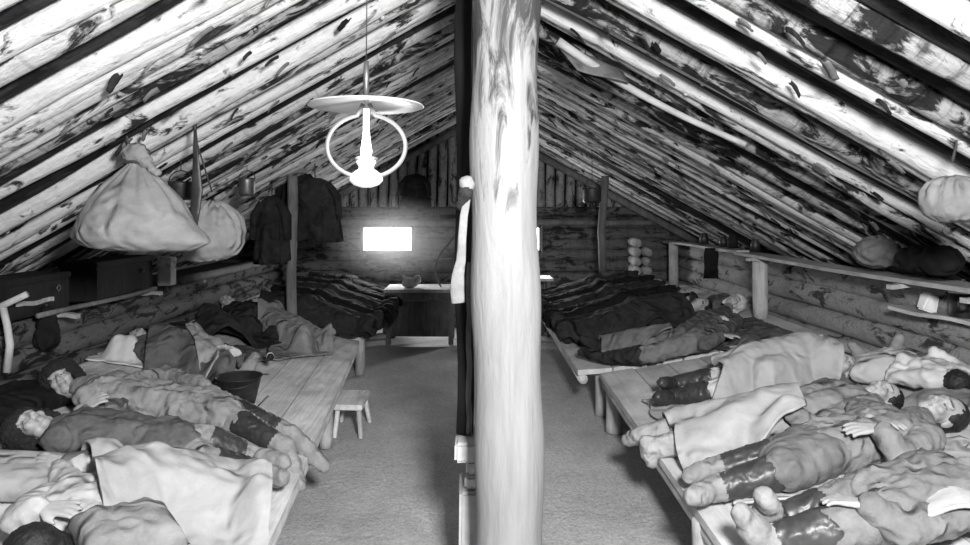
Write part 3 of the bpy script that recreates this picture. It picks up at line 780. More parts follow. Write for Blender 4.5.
drape('bed_cloth', 'white bed cloth spread on the boards between the skirted person and the padded suit', 'cloth', 'R', [RB(735, 510), RB(1000, 470), RB(960, 440), RB(770, 485)], [], 'white2', 50, 40, .02, .010, 5, 50, ragged=.08)
drape('bed_cloth', 'white bed cloth along the lower right corner in front of the padded suit', 'cloth', 'R', [RB(745, 565), RB(1010, 560), RB(985, 500), RB(905, 540)], [(RB(960, 540, .03), .16), (RB(920, 552, .02), .12)], 'white2', 50, 40, .03, .014, 5, 51, ragged=.08)
# behind the heads
pillow('white pillow behind the head of the sleeper with short dark hair, against the wall', 'R', RB(905, 379, .0)+V((-.12,0,0)), -.5, (.46, .32, .16), 'white2', seed=12)
pillow('small white pillow corner above the pale jacket sleeper near the wall', 'R', V((2.9, 4.72, bedR(2.9))), .9, (.24, .24, .16), 'linen', seed=13)
pillow('dark grey folded coat under the dark-haired heads by the right wall', 'R', RB(865, 378, -.02), -.2, (.5, .36, .14), 'grey', seed=14, name='folded_coat', cat='coat')
pillow('grey bolster beneath the head of the person in grey jacket and skirt', 'R', RB(955, 418, -.06), -1.2, (.5, .36, .14), 'mid', seed=15, name='bolster', cat='pillow')
_, j = sleeper('person in a white shirt turned to the wall behind the heads at the right edge', 'R', RB(982, 402)+V((-.06,0,0)), RB(890, 366)+V((-.1,0,0)), ('white', 'grey', 'felt', 'hair'), .8, 'short', V((.8, .4, .3)), vox=.012, seed=47)

drape('blanket', 'dark bedding spread along the right wall by the round shelf post', 'blanket', 'R', [V((2.35, 4.95, 0)), V((2.88, 4.95, 0)), V((2.86, 6.95, 0)), V((2.0, 6.9, 0))],
      [(V((2.62+.22*math.sin(q*2.3), 5.55+.21*q, bedR(2.6)-.06)), .14+.04*math.sin(q*3.1)) for q in range(7)], 'grey', 80, 60, .02, .02, 6, 19, slope=.9, ragged=.12)
# far right bunk
j = dict(head=RB(735, 303, .12), crown=V((.8, .1, .3)), face=V((-.2, -.7, .8)), chest=RB(716, 322, .13), pelvis=RB(688, 340, .15),
         knee=[RB(648, 354, .12), RB(640, 342, .13)], ankle=[RB(606, 358, .07), RB(600, 348, .07)], toe=[RB(582, 352, .12), RB(584, 340, .16)],
         elbow=[RB(705, 345, .12), RB(700, 322, .12)], wrist=[RB(722, 335, .16), RB(690, 330, .2)], hand=[(V((.6, -.1, 0)), UP, .4), (V((-.3, .3, 0)), UP, .4)])
person('person in grey with a white headscarf on the far right bunk', 'R', j, ('grey', 'grey2', 'darkcloth', 'white'), 'scarf', .010, seed=60, k=1.)
S = spheres_of(j, 1.)
drape('blanket', 'grey blanket over the hips of the person in the white headscarf', 'blanket', 'R', [RB(598, 362), RB(672, 362), RB(672, 335), RB(606, 340)], S, 'grey2', 50, 40, .02, .014, 6, 61, ragged=.1)
pillow('pale cloth bundle lying against the grey hip on the far right bunk', 'R', RB(716, 328, .12), .3, (.20, .16, .10), 'linen', seed=18, name='cloth_bundle', cat='bundle')
rowr = [((2.62, 7.55), (.92, 7.30), 'darkcloth', 'dim-faced sleeper in dark coat behind the white headscarf', 0),
        ((2.66, 8.18), (.88, 8.00), 'black', 'black-coated sleeper, second of the dark row on the far right bunk', 1),
        ((2.66, 8.80), (.84, 8.66), 'darkcloth', 'dark-coated sleeper, third of the dark row on the far right bunk', 2),
        ((2.66, 9.44), (.84, 9.34), 'black', 'black-coated sleeper, fourth of the dark row on the far right bunk', 3),
        ((2.66, 10.10), (.86, 10.02), 'darkcloth', 'dark sleeper furthest back on the right bunk below the leaning post', 4)]
for hp, fp, mt, lb, n_ in rowr:
    a_, b_ = V((*hp, bedR(hp[0]))), V((*fp, bedR(fp[0])))
    _, j = sleeper(lb, 'R', a_, b_, (mt, mt, 'darkcloth', 'hair'), 1.0, 'short', V((-.2, -.6, .8)) if n_ == 0 else V((.2, .3, 1)), vox=.02, seed=70+n_, group='dark sleepers on the far right bunk')
    S = spheres_of(j, 1.12); d_ = (b_-a_); lt = V((0, .34, 0))
    drape('blanket', 'dark blanket over the %s' % lb, 'blanket', 'R', [a_+d_*.16-lt, b_+d_*.03-lt, b_+d_*.03+lt, a_+d_*.16+lt], S, mt, 60, 40, amp=.022, sc=6, seed=80+n_, ragged=.1, group='dark blankets on the far right bunk')
pillow('dim grey pillow at the wall beyond the white headscarf', 'R', V((2.86, 7.92, bedR(2.86))), 1.4, (.42, .28, .14), 'grey', seed=21)

# ------------------------------------------------------------------ small things on the bunks and the floor
t = thing('bucket', 'dark iron bucket standing on the bare planks of the left bunk', 'bucket', LB(239, 406))
c = LB(239, 405)+V((0, 0, .012)); s_ = c.y/F
def bucket_prof(rt, rb, h): return [(rb*.05, 0), (rb, 0), (rb+(rt-rb)*.5, h*.5), (rt, h), (rt+.006, h+.004), (rt+.004, h-.004), (rt-.008, h-.004), (rb-.008, .02), (.001, .018)]
bm = BM(); lathe(bm, c, bucket_prof(22*s_, 15.5*s_, 27*s_), 36); obj('pail', bm, M['iron'], t)
bm = BM(); tube(bm, [c+V((22*s_*math.cos(a), 22*s_*math.sin(a), 27*s_-.0))+V((0, -.0, -.05*abs(math.sin(a)))) for a in np.linspace(-math.pi+.05, -.05, 20)], .004, 8); obj('handle', bm, M['iron'], t)
t = thing('bottle', 'small dark glass bottle with a pale label leaning on the grey blanket', 'bottle', LB(269, 357, .1))
a_ = LB(271, 358, .17); b_ = LB(262, 337, .23)
d_ = (b_-a_).normalized(); ax = lambda q: a_+d_*q
bm = BM(); tube(bm, [ax(q) for q in (0, .004, .09, .12, .135, .175, .18)], [.02, .026, .027, .02, .011, .010, .012], 16); gl_ = obj('glass', bm, M['glassd'], t)
bm = BM(); tube(bm, [ax(.035), ax(.07)], .0282, 16); obj('label', bm, M['label'], gl_)
t = thing('spoon', 'dark spoon lying slantwise on the planks in front of the bucket', 'spoon', LB(257, 408))
bm = BM(); a_, b_ = LB(246, 418, .008), LB(268, 396, .008); tube(bm, [a_, a_.lerp(b_, .7), b_], [.005, .005, .006], 8); obj('handle', bm, M['iron'], t)
bm = BM(); ell(bm, a_+V((-.015, -.012, .006)), (.03, .02, .007)); obj('bowl', bm, M['iron'], t)
t = thing('knife', 'dark knife lying on the planks behind the bucket', 'knife', LB(262, 374))
bm = BM(); a_, b_ = LB(252, 374, .012), LB(270, 374, .012); tube(bm, [a_, a_.lerp(b_, .5)], [.011, .009], 10, True, .6); obj('handle', bm, M['black_wood'], t)
bm = BM(); tube(bm, [a_.lerp(b_, .5), a_.lerp(b_, .9), b_], [.011, .009, .001], 8, True, .2); obj('blade', bm, M['iron'], t)

t = thing('stool', 'small pale wooden stool with splayed legs on the aisle floor beside the left bunk', 'stool', (-1.07, 5.85, 0))
th = .045; zt = .285
bm = BM(); q = [P(332, 402, 5.64), P(362, 403, 5.62), P(370, 390, 6.1), P(341, 390, 6.12)]
for v in q: v.z = zt
vs = [bm.verts.new(v) for v in q]; f = bm.faces.new(vs); r = bmesh.ops.extrude_face_region(bm, geom=[f])
for v in r['geom']:
    if isinstance(v, bmesh.types.BMVert): v.co.z -= th
bmesh.ops.bevel(bm, geom=bm.edges[:], offset=.006, segments=2, affect='EDGES'); obj('seat', bm, M['bunk'], t, smooth=False)
cen = (q[0]+q[1]+q[2]+q[3])/4
for k, v in enumerate(q):
    top = v.lerp(cen, .30); top.z = zt-th+.005; bot = v.lerp(cen, .12 if k in (0, 1) else .02); bot.z = 0
    bm = BM(); tube(bm, [bot, top], [.018, .022], 8); obj('leg', bm, M['bunk'], t, smooth=False)

# ------------------------------------------------------------------ hanging lamp
c = V((-.435, 2.72, 2.335)); s_ = 2.72/F
t = thing('hanging_lamp', 'lit kerosene lamp with a flat white shade and curved side tubes hanging from the roof', 'lamp', c)
t_l = t
bm = BM(); lathe(bm, c, [(.012, .012), (.05, .012), (.15, -.002), (.225, -.014), (.232, -.020), (.226, -.022), (.15, -.010), (.05, .002), (.012, .002)], 48); obj('lamp_shade', bm, M['shade'], t)
bm = BM(); tube(bm, [c+V((0, 0, z)) for z in (.0, .10, .16)], [.012, .012, .010], 12); obj('stem', bm, M['tin'], t)
bm = BM(); tube(bm, [c+V((0, 0, .16)), c+V((.003, 0, .5)), V((c.x, c.y, roofz(c.x)-.002))], .0022, 6); obj('wire', bm, M['iron'], t)
M['chimney'] = emit('lit_glass_chimney', .8, 2.)
bm = BM(); lathe(bm, c, [(.008, -.03), (.012, -.03), (.013, -.12), (.019, -.17), (.024, -.20), (.018, -.235), (.008, -.235)], 20); obj('chimney', bm, M['chimney'], t)
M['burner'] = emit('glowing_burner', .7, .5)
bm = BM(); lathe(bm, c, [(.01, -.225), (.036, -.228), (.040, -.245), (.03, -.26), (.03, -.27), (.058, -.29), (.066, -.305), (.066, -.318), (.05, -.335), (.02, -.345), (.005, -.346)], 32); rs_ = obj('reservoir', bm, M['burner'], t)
bm = BM(); lathe(bm, c, [(.034, -.222), (.046, -.226), (.046, -.236), (.034, -.238)], 28, close=False); obj('burner_ring', bm, M['brass'], rs_)
for sg in (-1, 1):
    pts = []
    for a in np.linspace(math.radians(78), math.radians(-72), 22):
        pts.append(c+V((sg*(.005+.152*math.cos(a)), 0, -.18+.125*math.sin(a)-.0)))
    pts = [c+V((sg*.012, 0, -.01))]+pts[0:]
    bm = BM(); tube(bm, pts, .0088, 10); obj('side_tube', bm, M['brass'], t)

# ------------------------------------------------------------------ sacks and pots hanging from the roof
def sack(label, c, w, d, h, mat, seed, prof=None, tilt=0., ear=(.18, .18), knot=True, rope_to=None, lean=0.):
    t = thing('hanging_sack', label, 'sack', c+V((0, 0, h)))
    prof = prof or [(.05, 0), (.55, .0), (.82, .03), (.97, .12), (1., .22), (.95, .38), (.80, .55), (.60, .70), (.40, .82), (.24, .91), (.15, .96), (.13, 1.)]
    bm = BM(); rings = []; seg = 72
    P2 = []
    for (a, b) in zip(prof, prof[1:]):
        for q in range(4): P2.append((a[0]+(b[0]-a[0])*q/4, a[1]+(b[1]-a[1])*q/4))
    P2.append(prof[-1])
    for r, z in P2:
        ring = []
        for k in range(seg):
            an = 2*math.pi*k/seg; ca, sa = math.cos(an), math.sin(an)
            up = max(0, (z-.35)/.65); pl = 1+.15*up*math.sin(an*13+seed+2*noise.noise(V((an*2, z*2, seed))))+.05*up*math.sin(an*29+seed)
            e = ear[1] if ca > 0 else ear[0]; low = math.exp(-((z-.10)/.16)**2)
            rx = 1+e*low*abs(ca)**6
            nn = 1+.05*noise.noise(V((ca*1.7, sa*1.7, z*3+seed)))
            x = ca*r*w/2*pl*rx*nn; y = sa*r*d/2*pl*nn
            zz = z*h+tilt*x*(1-z)+.012*noise.noise(V((ca*3, sa*3, seed)))
            ring.append(bm.verts.new(c+V((x+lean*z*h, y, zz))))
        rings.append(ring)
    for a, b in zip(rings, rings[1:]):
        for k in range(seg): bm.faces.new((a[k], a[(k+1) % seg], b[(k+1) % seg], b[k]))
    bm.faces.new(rings[0][::-1]); bm.faces.new(rings[-1])
    obj('bag', bm, M[mat], t)
    top = c+V((lean*h, 0, h))
    if knot:
        bm = BM(); ell(bm, top+V((0, 0, .045)), (.075, .06, .062)); ell(bm, top+V((.05, -.01, .01)), (.05, .03, .03)); capsule(bm, top+V((.05, -.02, .0)), top+V((.13, -.02, -.06)), .03, .022); ell(bm, top+V((-.01, 0, .075)), (.03, .03, .03))
        kn_ = blob('knot', bm, M[mat], t, .009, 2, .008, 22, seed)
        bm = BM(); pts = [top+V((.062*math.cos(a), .052*math.sin(a), -.005+.004*math.sin(a*3))) for a in np.linspace(0, 2*math.pi, 20)]; tube(bm, pts, .007, 8); obj('cord', bm, M['rope'], kn_)
    if rope_to:
        bm = BM(); tube(bm, [top+V((0, 0, .06)), V(rope_to)+V((0, 0, -.03)), V(rope_to)], .006, 8); obj('rope', bm, M['rope'], t)
    return t
Y = 3.84; s_ = Y/F
def roofpt(x, Y, X=None):
    X = (x-CX)/F*Y; return V((X, Y, roofz(X)+.0))
sack('big tied flour sack hanging nearest from the left roof logs', P(136, 250, Y), 112*s_, .50, 88*s_, 'sackcloth', 2, tilt=-.05, ear=(.14, .34), rope_to=roofpt(127, Y))
Y = 4.55; s_ = Y/F
sack('smaller drooping sack hanging behind the big flour sack', P(212, 261, Y), 66*s_, .36, 60*s_, 'sackcloth', 5, [(.05, 0), (.4, .0), (.7, .06), (.95, .25), (1., .45), (.9, .66), (.7, .82), (.42, .94), (.2, 1.)], tilt=.12, ear=(.1, .1), knot=False, rope_to=roofpt(197, Y))
t = thing('strap', 'dark leather strap hanging in front of the smaller sack', 'strap', P(197, 175, 4.25))
bm = BM(); tube(bm, [roofpt(195, 4.25), P(196, 160, 4.25), P(197, 190, 4.25), P(195, 212, 4.25), P(194, 226, 4.25)], [.008, .02, .034, .03, .022], 10, True, .25, .15); obj('band', bm, M['leather'], t)
bm = BM(); ell(bm, roofpt(195, 4.25)+V((0, 0, -.02)), (.012, .012, .03)); obj('hook', bm, M['iron'], t)
Y = 3.05; s_ = Y/F
sack('round pale sack hanging at the right edge under the roof', P(952, 222, Y), 58*s_, .26, 46*s_, 'sackcloth2', 8, [(.05, 0), (.5, .02), (.85, .16), (1., .42), (.93, .68), (.7, .87), (.4, .97), (.2, 1.)], ear=(0, 0), knot=False, rope_to=roofpt(956, Y))
def pot(name, label, cat, x, y, Y, r, h, mat='iron'):
    c = P(x, y, Y); t = thing(name, label, cat, c)
    bm = BM(); lathe(bm, c, [(.001, 0), (r*.8, 0), (r, h*.15), (r, h*.85), (r*1.04, h), (r*.97, h), (r*.93, h*.85), (r*.93, .02), (.001, .015)], 28); obj('pot_body', bm, M[mat], t)
    bm = BM(); tube(bm, [c+V((r*math.cos(a), 0, h+.9*r*math.sin(a))) for a in np.linspace(.0, math.pi, 18)], .004, 8); obj('bail', bm, M['iron'], t)
    bm = BM(); tp = V((c.x, c.y, roofz(c.x))); tube(bm, [c+V((0, 0, h+.9*r)), tp], .004, 6); obj('hanger', bm, M['rope'], t)
    return t
pot('cooking_pot', 'black cooking pot hanging between the two sacks on the left', 'pot', 181, 200, 4.8, .085, .13)
pot('mess_tin', 'small dark mess tin hanging beyond the smaller sack', 'tin', 247, 196, 6.0, .07, .16, 'tin')
pot('mess_tin', 'small dark mess tin hanging from the right roof beside the post', 'tin', 592, 203, 8.2, .11, .18, 'iron')

# ------------------------------------------------------------------ shelves and what lies on them
def board(bm, a, b, w, th, seed=0):
    a, b = V(a), V(b); d = (b-a).normalized(); s = d.cross(UP).normalized()
    vs = []
    for i in range(9):
        p = a.lerp(b, i/8)+V((0, 0, .006*math.sin(i+seed)))
        vs.append([bm.verts.new(p+s*w/2*(1+.03*math.sin(i*2+seed))), bm.verts.new(p-s*w/2), bm.verts.new(p-s*w/2-UP*th), bm.verts.new(p+s*w/2-UP*th)])
    for u, v in zip(vs, vs[1:]):
        for q in range(4): bm.faces.new((u[q], u[(q+1) % 4], v[(q+1) % 4], v[q]))
    bm.faces.new(vs[0]); bm.faces.new(vs[-1][::-1]); return bm
t = thing('wall_shelf', 'long rough shelf board on round posts along the right log wall', 'shelf', (3.02, 6.8, 0))
bm = BM(); board(bm, (2.98, 2.3, 1.45), (3.02, 7.6, 1.425), .26, .03); obj('board', bm, M['rawx'], t, smooth=False)
bm = BM(); board(bm, (3.02, 7.55, 1.45), (3.05, 10.6, 1.42), .24, .03, 3); obj('board', bm, M['rawx'], t, smooth=False)
for (Y, r) in ((7.1, .075), (10.2, .07), (3.0, .06)):
    bm = BM(); z0 = bedR(2.98)-.01; tube(bm, [V((2.98, Y, z)) for z in np.linspace(z0, 1.41, 6)], r, 14, True, 1, .12, Y); obj('shelf_post', bm, M['raw'], t)
for Y in (7.0, 4.6, 3.9):
    bm = BM(); board(bm, (2.80, Y, 1.40), (3.15, Y+.05, 1.40), .05, .03, Y); obj('bracket', bm, M['rawx'], t, smooth=False)
t = thing('wall_ledge', 'short lower ledge board with a mug on it at the right edge of the wall', 'shelf', (3.06, 4.4, 1.2))
bm = BM(); board(bm, P(898, 306, 4.9), P(985, 322, 4.25), .17, .025, 2); obj('board', bm, M['rawx'], t, smooth=False)
lz = lambda x: P(x, 306+(x-898)*16/87, 4.9-(x-898)*.65/87)
t = thing('mug', 'black mug with a white rim standing on the lower ledge at the right edge', 'mug', lz(963)); c = lz(963)+V((0,0,.003))
bm = BM(); lathe(bm, c, [(.001, 0), (.075, 0), (.078, .01), (.078, .16), (.07, .16), (.068, .02), (.001, .015)], 28); cu_ = obj('cup', bm, M['iron'], t)
bm = BM(); tube(bm, [c+V((.076*math.cos(a), .076*math.sin(a), .165)) for a in np.linspace(0, 2*math.pi, 30)], .006, 8); obj('rim', bm, M['enamel'], cu_)
bm = BM(); tube(bm, [c+V((-.076*.6-.04*math.sin(a), -.076*.75-.02*math.sin(a), .09+.05*math.cos(a))) for a in np.linspace(0, math.pi, 12)], .006, 8); obj('handle', bm, M['iron'], t)
t = thing('paper_packet', 'crumpled white paper packet on the lower ledge', 'packet', lz(929))
bm = BM(); box(bm, lz(929)+V((0, 0, .062)), (.09, .08, .12), Matrix.Rotation(.3, 3, 'Y'), .012, .012); obj('packet', bm, M['enamel'], t, smooth=False)
c = P(888, 267, 5.0)
t = thing('cloth_bundle', 'grey rounded cloth bundle on the right wall shelf', 'bundle', c)
bm = BM(); ell(bm, c+V((-.08, 0, .11)), (.15, .20, .115)); capsule(bm, c+V((-.05, -.1, .08)), c+V((.05, -.28, .05)), .07, .045); blob('bundle', bm, M['grey3'], t, .014, 3, .016, 7, 3)
c = P(935, 272, 4.45)
t = thing('black_bag', 'black slumped bag on the right wall shelf beside the grey bundle', 'bag', c)
bm = BM(); ell(bm, c+V((-.06, 0, .08)), (.13, .26, .085)); ell(bm, c+V((-.10, -.2, .09)), (.12, .14, .09)); blob('bag', bm, M['black'], t, .014, 3, .016, 7, 5)
for k, (x, Y, r, h, mt) in enumerate(((706, 8.3, .05, .12, 'iron'), (722, 8.0, .06, .16, 'black_wood'), (748, 7.35, .05, .13, 'iron'), (690, 9.0, .06, .14, 'iron'))):
    c = V((3.03, Y, 1.452)); t = tag(obj('jar', lathe(BM(), c, [(.001, 0), (r, 0), (r, h*.7), (r*.7, h*.85), (r*.75, h), (.001, h)], 20), M[mt], None, c), 'dim jar on the right wall shelf, %s' % ('fourth from the round shelf post' if k == 3 else ('third' if k == 0 else ('second' if k == 1 else 'first'))+' beyond the round shelf post'), 'jar', 'jars on the right shelf')
t = thing('cloth_rag', 'black rag hanging from the front of the right wall shelf', 'rag', P(708, 240, 8.2))
bm = BM(); tube(bm, [V((2.86, 8.25, z)) for z in (1.44, 1.36, 1.2, 1.07)], [.07, .09, .08, .09], 12, True, .25, .2); obj('rag', bm, M['black'], t)
# far right corner post and pale billets
t = thing('corner_post', 'leaning brown post at the far end of the right bunk', 'post', (1.8, 9.4, .55))
bm = BM(); tube(bm, [P(603-q*.2, 272-q*5, 9.4) for q in range(9)]+[V((1.80, 9.4, roofz(1.80)-.04))], .055, 12, True, 1, .12, 5); obj('shaft', bm, M['dim'], t)
for k, (x, y, r) in enumerate([(637, 243+9.4*q, .07) for q in range(6)]+[(647.5, 252.5+9.4*q, .068) for q in range(5)]):
    c = P(x, y, 10.3); bm = BM(); tube(bm, [c, c+V((.04, .5, 0))], r, 14, True, 1, .1, k)
    tag(obj('firewood_log', bm, M['pale'], None, c), 'sawn pale log end in the small woodpile at the far right corner', 'log', 'woodpile in the far right corner')

# left shelf
t = thing('wall_shelf', 'narrow shelf pole along the left log wall under the dark trunks', 'shelf', (-3.02, 6, 1.17))
bm = BM(); tube(bm, [V((-2.96, y, 1.175+.008*math.sin(y*3))) for y in np.linspace(4.6, 6.3, 9)], .018, 10, True, 1, .15); obj('pole', bm, M['raw2'], t)
bm = BM(); tube(bm, [V((-2.98, y, 1.17+.01*math.sin(y*2))) for y in np.linspace(6.9, 10.6, 12)], .045, 12, True, 1, .15, 3); obj('pole', bm, M['raw2'], t)
for (Y, y) in ((4.9, 0), (6.2, 0), (7.2, 0)):
    bm = BM(); board(bm, (-2.86, Y, 1.155), (-3.12, Y+.03, 1.155), .05, .03, Y); obj('bracket', bm, M['rawx'], t, smooth=False)
def trunk(label, c, s, rot=0):
    t = thing('wooden_trunk', label, 'trunk', c)
    r = Matrix.Rotation(rot, 3, 'Z')
    bm = BM(); box(bm, c+V((0, 0, s[2]*.42)), (s[0], s[1], s[2]*.82), r, .008); bx_ = obj('box', bm, M['black_wood'], t, smooth=False)
    bm = BM(); box(bm, c+V((0, 0, s[2]*.91)), (s[0]+.02, s[1]+.02, s[2]*.16), r, .008); obj('lid', bm, M['black_wood'], t, smooth=False)
    bm = BM(); tube(bm, [c+r @ V((s[0]/2+.012, s[1]*.28+.02*math.cos(a), s[2]*.6+.02*math.sin(a))) for a in np.linspace(0, 2*math.pi, 16)], .004, 8); obj('ring', bm, M['tin'], bx_)
trunk('black wooden trunk with a ring on the left ledge beneath the big sack', V((-3.17, 5.9, 1.165)), (.30, .95, .32))
trunk('black wooden trunk at the left edge of the ledge', V((-3.19, 4.75, 1.165)), (.3, .7, .28))
c = V((-3.0, 6.62, 1.17)); t = thing('white_tin', 'white tin box with a dark seam on the left ledge under the smaller sack', 'tin', c)
bm = BM(); box(bm, c+V((0, 0, .085)), (.13, .13, .17), None, .008); obj('box', bm, M['white'], t, smooth=False)
bm = BM(); box(bm, c+V((0, 0, .225)), (.134, .134, .1), Matrix.Rotation(.06, 3, 'Y'), .008); obj('lid', bm, M['white'], t, smooth=False)
t = thing('peg_post', 'short forked pale stick post with a cross rail at the left edge', 'post', P(8, 360, 4.3))
bm = BM(); tube(bm, [P(7, 372, 4.3), P(10, 345, 4.3), P(7, 325, 4.3), P(3, 308, 4.3)], [.024, .022, .02, .02], 12, True, 1, .15); obj('upright', bm, M['raw'], t)
bm = BM(); tube(bm, [P(-40, 326, 4.3), P(-5, 309, 4.3), P(27, 294, 4.3)], [.022, .021, .02], 12, True, 1, .12); obj('rail', bm, M['raw'], t)
t = thing('peg_board', 'short pale board end jutting from the left wall above the black bag', 'board', V((-3.0, 4.72, 1.2)))
bm = BM(); board(bm, P(14, 303, 4.5), P(50, 297, 4.9), .06, .03, 1); obj('board', bm, M['raw'], t, smooth=False)
c = P(47, 304, 4.78)
t = thing('black_bag', 'black cloth bag hanging under the board end on the left wall', 'bag', c)
bm = BM(); capsule(bm, c+V((0, 0, -.06)), c+V((0, 0, -.24)), .05, .085); blob('bag', bm, M['black'], t, .010, 2, .010, 12)
bm = BM(); tube(bm, [c+V((0, 0, .0)), c+V((0, 0, -.06))], .012, 8); obj('cord', bm, M['rope'], t)
c = P(52, 283, 4.95)
t = thing('wood_stub', 'small pale stub of wood standing on the ledge at the far left', 'stub', c)
bm = BM(); tube(bm, [V((c.x, c.y, 1.168)), V((c.x, c.y, 1.40))], .016, 10, True, 1, .1); obj('stub', bm, M['raw'], t)

# ------------------------------------------------------------------ the far end
def garment(label, x, y0, y1, Y, w, d, mat, seed, hook_to=None, sleeve=True, X=None):
    top, bot = P(x, y0, Y), P(x, y1, Y); h = top.z-bot.z
    t = thing('hanging_coat', label, 'coat', top)
    bm = BM(); rings = []
    for i in range(25):
        z = i/24; r = (.25+.75*min(1, (z/.16))**.6)*(.85+.2*z)
        ring = []
        for k in range(48):
            a = 2*math.pi*k/48; pl = 1+.16*z*math.sin(a*7+seed+z)+.07*math.sin(a*15+seed*2)
            ring.append(bm.verts.new(top+V((math.cos(a)*r*w/2*pl, math.sin(a)*r*d/2*pl, -z*h+.03*math.sin(a*5+seed)*z))))
        rings.append(ring)
    for a, b in zip(rings, rings[1:]):
        for k in range(48): bm.faces.new((a[k], a[(k+1) % 48], b[(k+1) % 48], b[k]))
    bm.faces.new(rings[0][::-1]); bm.faces.new(rings[-1]); obj('coat_body', bm, M[mat], t)
    if sleeve:
        for sg in (-1, 1):
            bm = BM(); tube(bm, [top+V((sg*w*.28, -.03, -h*.1)), top+V((sg*w*.5, -.05, -h*.3)), top+V((sg*w*.55, -.06, -h*.66))], [.06, .065, .05], 12, True, .7, .2, seed); obj('sleeve', bm, M[mat], t)
    bm = BM(); tube(bm, [top+V((0, 0, -.01)), V((top.x, top.y, roofz(top.x)))] if hook_to is None else [top+V((0, 0, -.01)), V(hook_to)], .006, 6); obj('hanger', bm, M['rope'], t)
    return t
garment('dark coat hanging left of the far post under the left roof', 272, 196, 262, 7.3, .34, .2, 'darkcloth', 2)
garment('dark long coat with pale streaks hanging right of the far post', 315, 178, 240, 7.6, .52, .26, 'darkcloth', 4)
garment('small dark jacket hanging between the two dark coats', 298, 172, 215, 7.9, .4, .24, 'darkcloth', 6)
tp = P(415, 172, 10.75); garment('dark short dress hanging on the gable poles between lamp and post', 415, 174, 208, 10.8, .42, .12, 'darkcloth', 8, (tp.x, 10.95, tp.z+.1))
t = thing('far_post', 'slim grey upright post among the hanging coats on the left', 'post', (-1.95, 7.4, .5))
X_ = (292-CX)/F*7.4
bm = BM(); tube(bm, [V((X_+.01*math.sin(z*4), 7.4, z)) for z in np.linspace(bedL(X_)-.01, roofz(X_)-.04, 14)], .055, 12, True, 1, .12, 2); obj('shaft', bm, M['raw2'], t)
t = thing('table', 'dim plank table at the far end of the aisle below the bright window', 'table', (-.75, 9.9, 0))
bm = BM(); box(bm, V((-.78, 9.85, .765)), (1.0, .7, .045), None, .006); obj('table_top', bm, M['raw'], t, smooth=False)
bm = BM(); box(bm, V((-.78, 9.56, .69)), (.94, .03, .10), None, .004); obj('apron', bm, M['dim'], t, smooth=False)
bm = BM(); box(bm, V((-.78, 9.62, .36)), (.92, .025, .5), None, .004); obj('front_panel', bm, M['dim'], t, smooth=False)
for x in (-1.22, -.34):
    for y in (9.6, 10.12):
        bm = BM(); box(bm, V((x, y, .372)), (.07, .07, .742), None, .006); obj('leg', bm, M['dim'], t, smooth=False)
c = P(412, 287, 9.75); c.z = .79
t = thing('cloth_bundle', 'small pale bundle lying on the far table', 'bundle', c)
bm = BM(); ell(bm, c+V((-.03, 0, .07)), (.12, .09, .075)); ell(bm, c+V((.08, -.03, .12)), (.05, .05, .06)); capsule(bm, c+V((-.12, -.02, .16)), c+V((-.05, -.06, .03)), .02); blob('bundle', bm, M['linen'], t, .012, 2, .012, 14, 2)
t = thing('hoop', 'thin bent hoop standing on the far table next to the dark pole', 'hoop', (-.5, 9.9, .79))
bm = BM(); tube(bm, [P(x, y, 9.85) for x, y in ((458, 232), (452, 240), (443, 250), (437, 260), (435, 270), (437, 280), (442, 288.5))], .012, 8, True, 1, .1); obj('hoop', bm, M['dim'], t)
t = thing('table', 'pale table top beneath the window hidden behind the post on the right', 'table', (.95, 10.0, 0))
bm = BM(); box(bm, V((.72, 10.35, .86)), (.9, .5, .04), None, .006); obj('table_top', bm, M['raw'], t, smooth=False)
for x in (.33, 1.1):
    for y in (10.16, 10.54):
        bm = BM(); box(bm, V((x, y, .42)), (.06, .06, .84), None, .006); obj('leg', bm, M['dim'], t, smooth=False)
bm = BM(); box(bm, V((-1.15, 10.18, 1.47)), (2.1, 1.3, 1.3)); hz = obj('haze', bm, [], None, V((-1.15, 10.18, 1.47)), smooth=False)
tag(hz, 'smoky haze glowing in front of the bright window at the far end', 'haze'); hz['kind'] = 'stuff'
hm_ = bpy.data.materials.new('smoke'); hm_.use_nodes = True; hn = hm_.node_tree.nodes; hl = hm_.node_tree.links
hn.remove(hn['Principled BSDF']); pv_ = hn.new('ShaderNodeVolumeScatter'); hl.new(pv_.outputs[0], hn['Material Output'].inputs['Volume'])
tc_ = hn.new('ShaderNodeTexCoord'); mp_ = hn.new('ShaderNodeMapping'); mp_.inputs['Scale'].default_value = (1/1.05, 1/.66, 1/.66)
gr_ = hn.new('ShaderNodeTexGradient'); gr_.gradient_type = 'SPHERICAL'; mu_ = hn.new('ShaderNodeMath'); mu_.operation = 'MULTIPLY'; mu_.inputs[1].default_value = .8
hl.new(tc_.outputs['Object'], mp_.inputs[0]); hl.new(mp_.outputs[0], gr_.inputs[0]); hl.new(gr_.outputs['Fac'], mu_.inputs[0]); hl.new(mu_.outputs[0], pv_.inputs['Density'])
hz.data.materials.append(hm_)
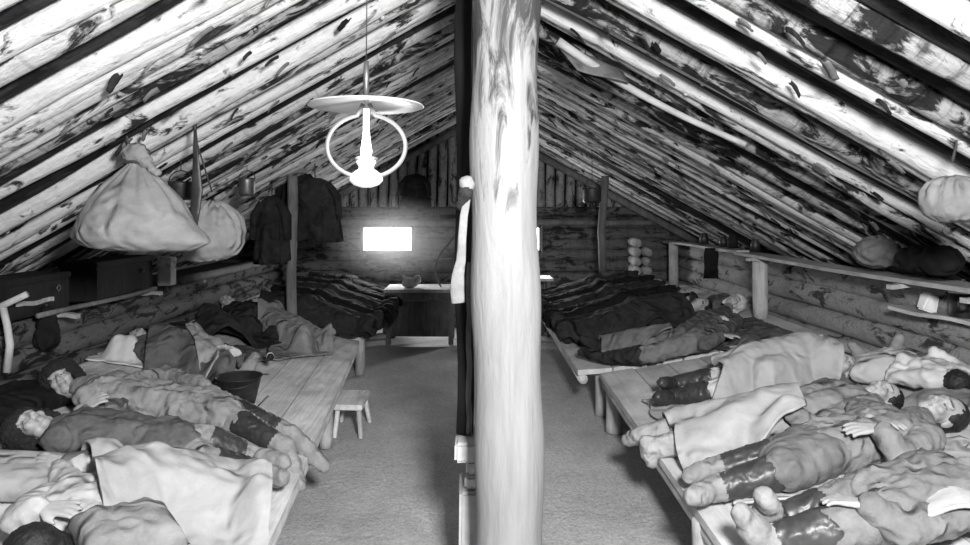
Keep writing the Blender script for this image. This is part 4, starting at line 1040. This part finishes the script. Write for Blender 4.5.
# right roof: a smooth peeled pole and a loose flap of bark
t = thing('peeled_pole', 'smooth curved peeled pole slung under the right roof logs', 'pole', P(640, 80, 4.5))
def under(x, y, Yr, drop=.03): p = P(x, y, Yr); p.z = roofz(p.x)-drop; return p
pts = []
for q in np.linspace(0, 1, 14):
    X = .55+1.25*q; Yq = 4.52+.10*math.sin(q*math.pi); pts.append(V((X, Yq, roofz(X)-.075-.02*math.sin(q*math.pi))))
bm = BM(); tube(bm, pts, list(np.linspace(.03, .018, 14)), 12, True, 1, .06); obj('pole', bm, M['peeled'], t)
for q in (2, 11):
    bm = BM(); tube(bm, [pts[q], pts[q]+V((.0, .01, .07))], .005, 6); obj('tie', bm, M['rope'], t)
t = thing('bark_flap', 'loose triangular flap of grey bark hanging from the right roof', 'bark', P(605, 68, 4.6))
bm = BM(); a, b, c_, d = (V((x, 4.62, roofz(x)-dz)) for x, dz in ((.50, .04), (1.0, .02), (1.02, .10), (.68, .20)))
nn = 10; vs = [[bm.verts.new((a*(1-u)+b*u)*(1-v)+(d*(1-u)+c_*u)*v+V((0, -.10*v+.02*math.sin(u*6), 0))) for v in np.linspace(0, 1, nn)] for u in np.linspace(0, 1, nn)]
for i in range(nn-1):
    for k in range(nn-1): bm.faces.new((vs[i][k], vs[i+1][k], vs[i+1][k+1], vs[i][k+1]))
o = obj('bark', bm, M['bark_flap'], t); s = o.modifiers.new('s', 'SOLIDIFY'); s.thickness = .008

# ------------------------------------------------------------------ light and camera
def light(kind, name, loc, power, size=.1, aim=None, **kw):
    l = bpy.data.lights.new(name, kind); l.energy = power
    if kind == 'AREA': l.size = size
    else: l.shadow_soft_size = size
    o = bpy.data.objects.new(name, l); C.objects.link(o); o.location = loc
    if aim is not None: o.rotation_euler = (V(aim)-V(loc)).to_track_quat('-Z', 'Y').to_euler()
    return o
light('AREA', 'flash', (.5, .1, 2.5), 330, .4, (.2, 5, .7))
light('POINT', 'lamp_flame', c_lamp if 'c_lamp' in globals() else (-.435, 2.66, 2.12), 2.5, .05)
light('AREA', 'window_light', ((W1[0]+W1[1])/2, FAR-.08, 1.43), 40, .5, (-.6, 6, .4))
light('AREA', 'window_light', ((W2[0]+W2[1])/2, FAR-.08, 1.43), 40, .4, (1.0, 6, .4))
sc = bpy.context.scene
w = bpy.data.worlds.new('room_air'); sc.world = w; w.use_nodes = True
bg = w.node_tree.nodes['Background']; bg.inputs[0].default_value = (1, 1, 1, 1); bg.inputs[1].default_value = .03
cam = bpy.data.cameras.new('camera'); co = bpy.data.objects.new('camera', cam); C.objects.link(co)
co.location = (0, 0, H); co.rotation_euler = (math.pi/2, 0, 0)
cam.sensor_width = 36; cam.lens = F/970*36; cam.clip_start = .05
cam.shift_x = (485-CX)/970; cam.shift_y = -(272.5-CY)/970
sc.camera = co
vs_ = sc.view_settings; sc.display_settings.display_device = 'sRGB'
vs_.view_transform = 'Standard'; vs_.look = 'None'; vs_.exposure = 0; vs_.gamma = 1; vs_.use_curve_mapping = False
sc.cycles.use_denoising = True
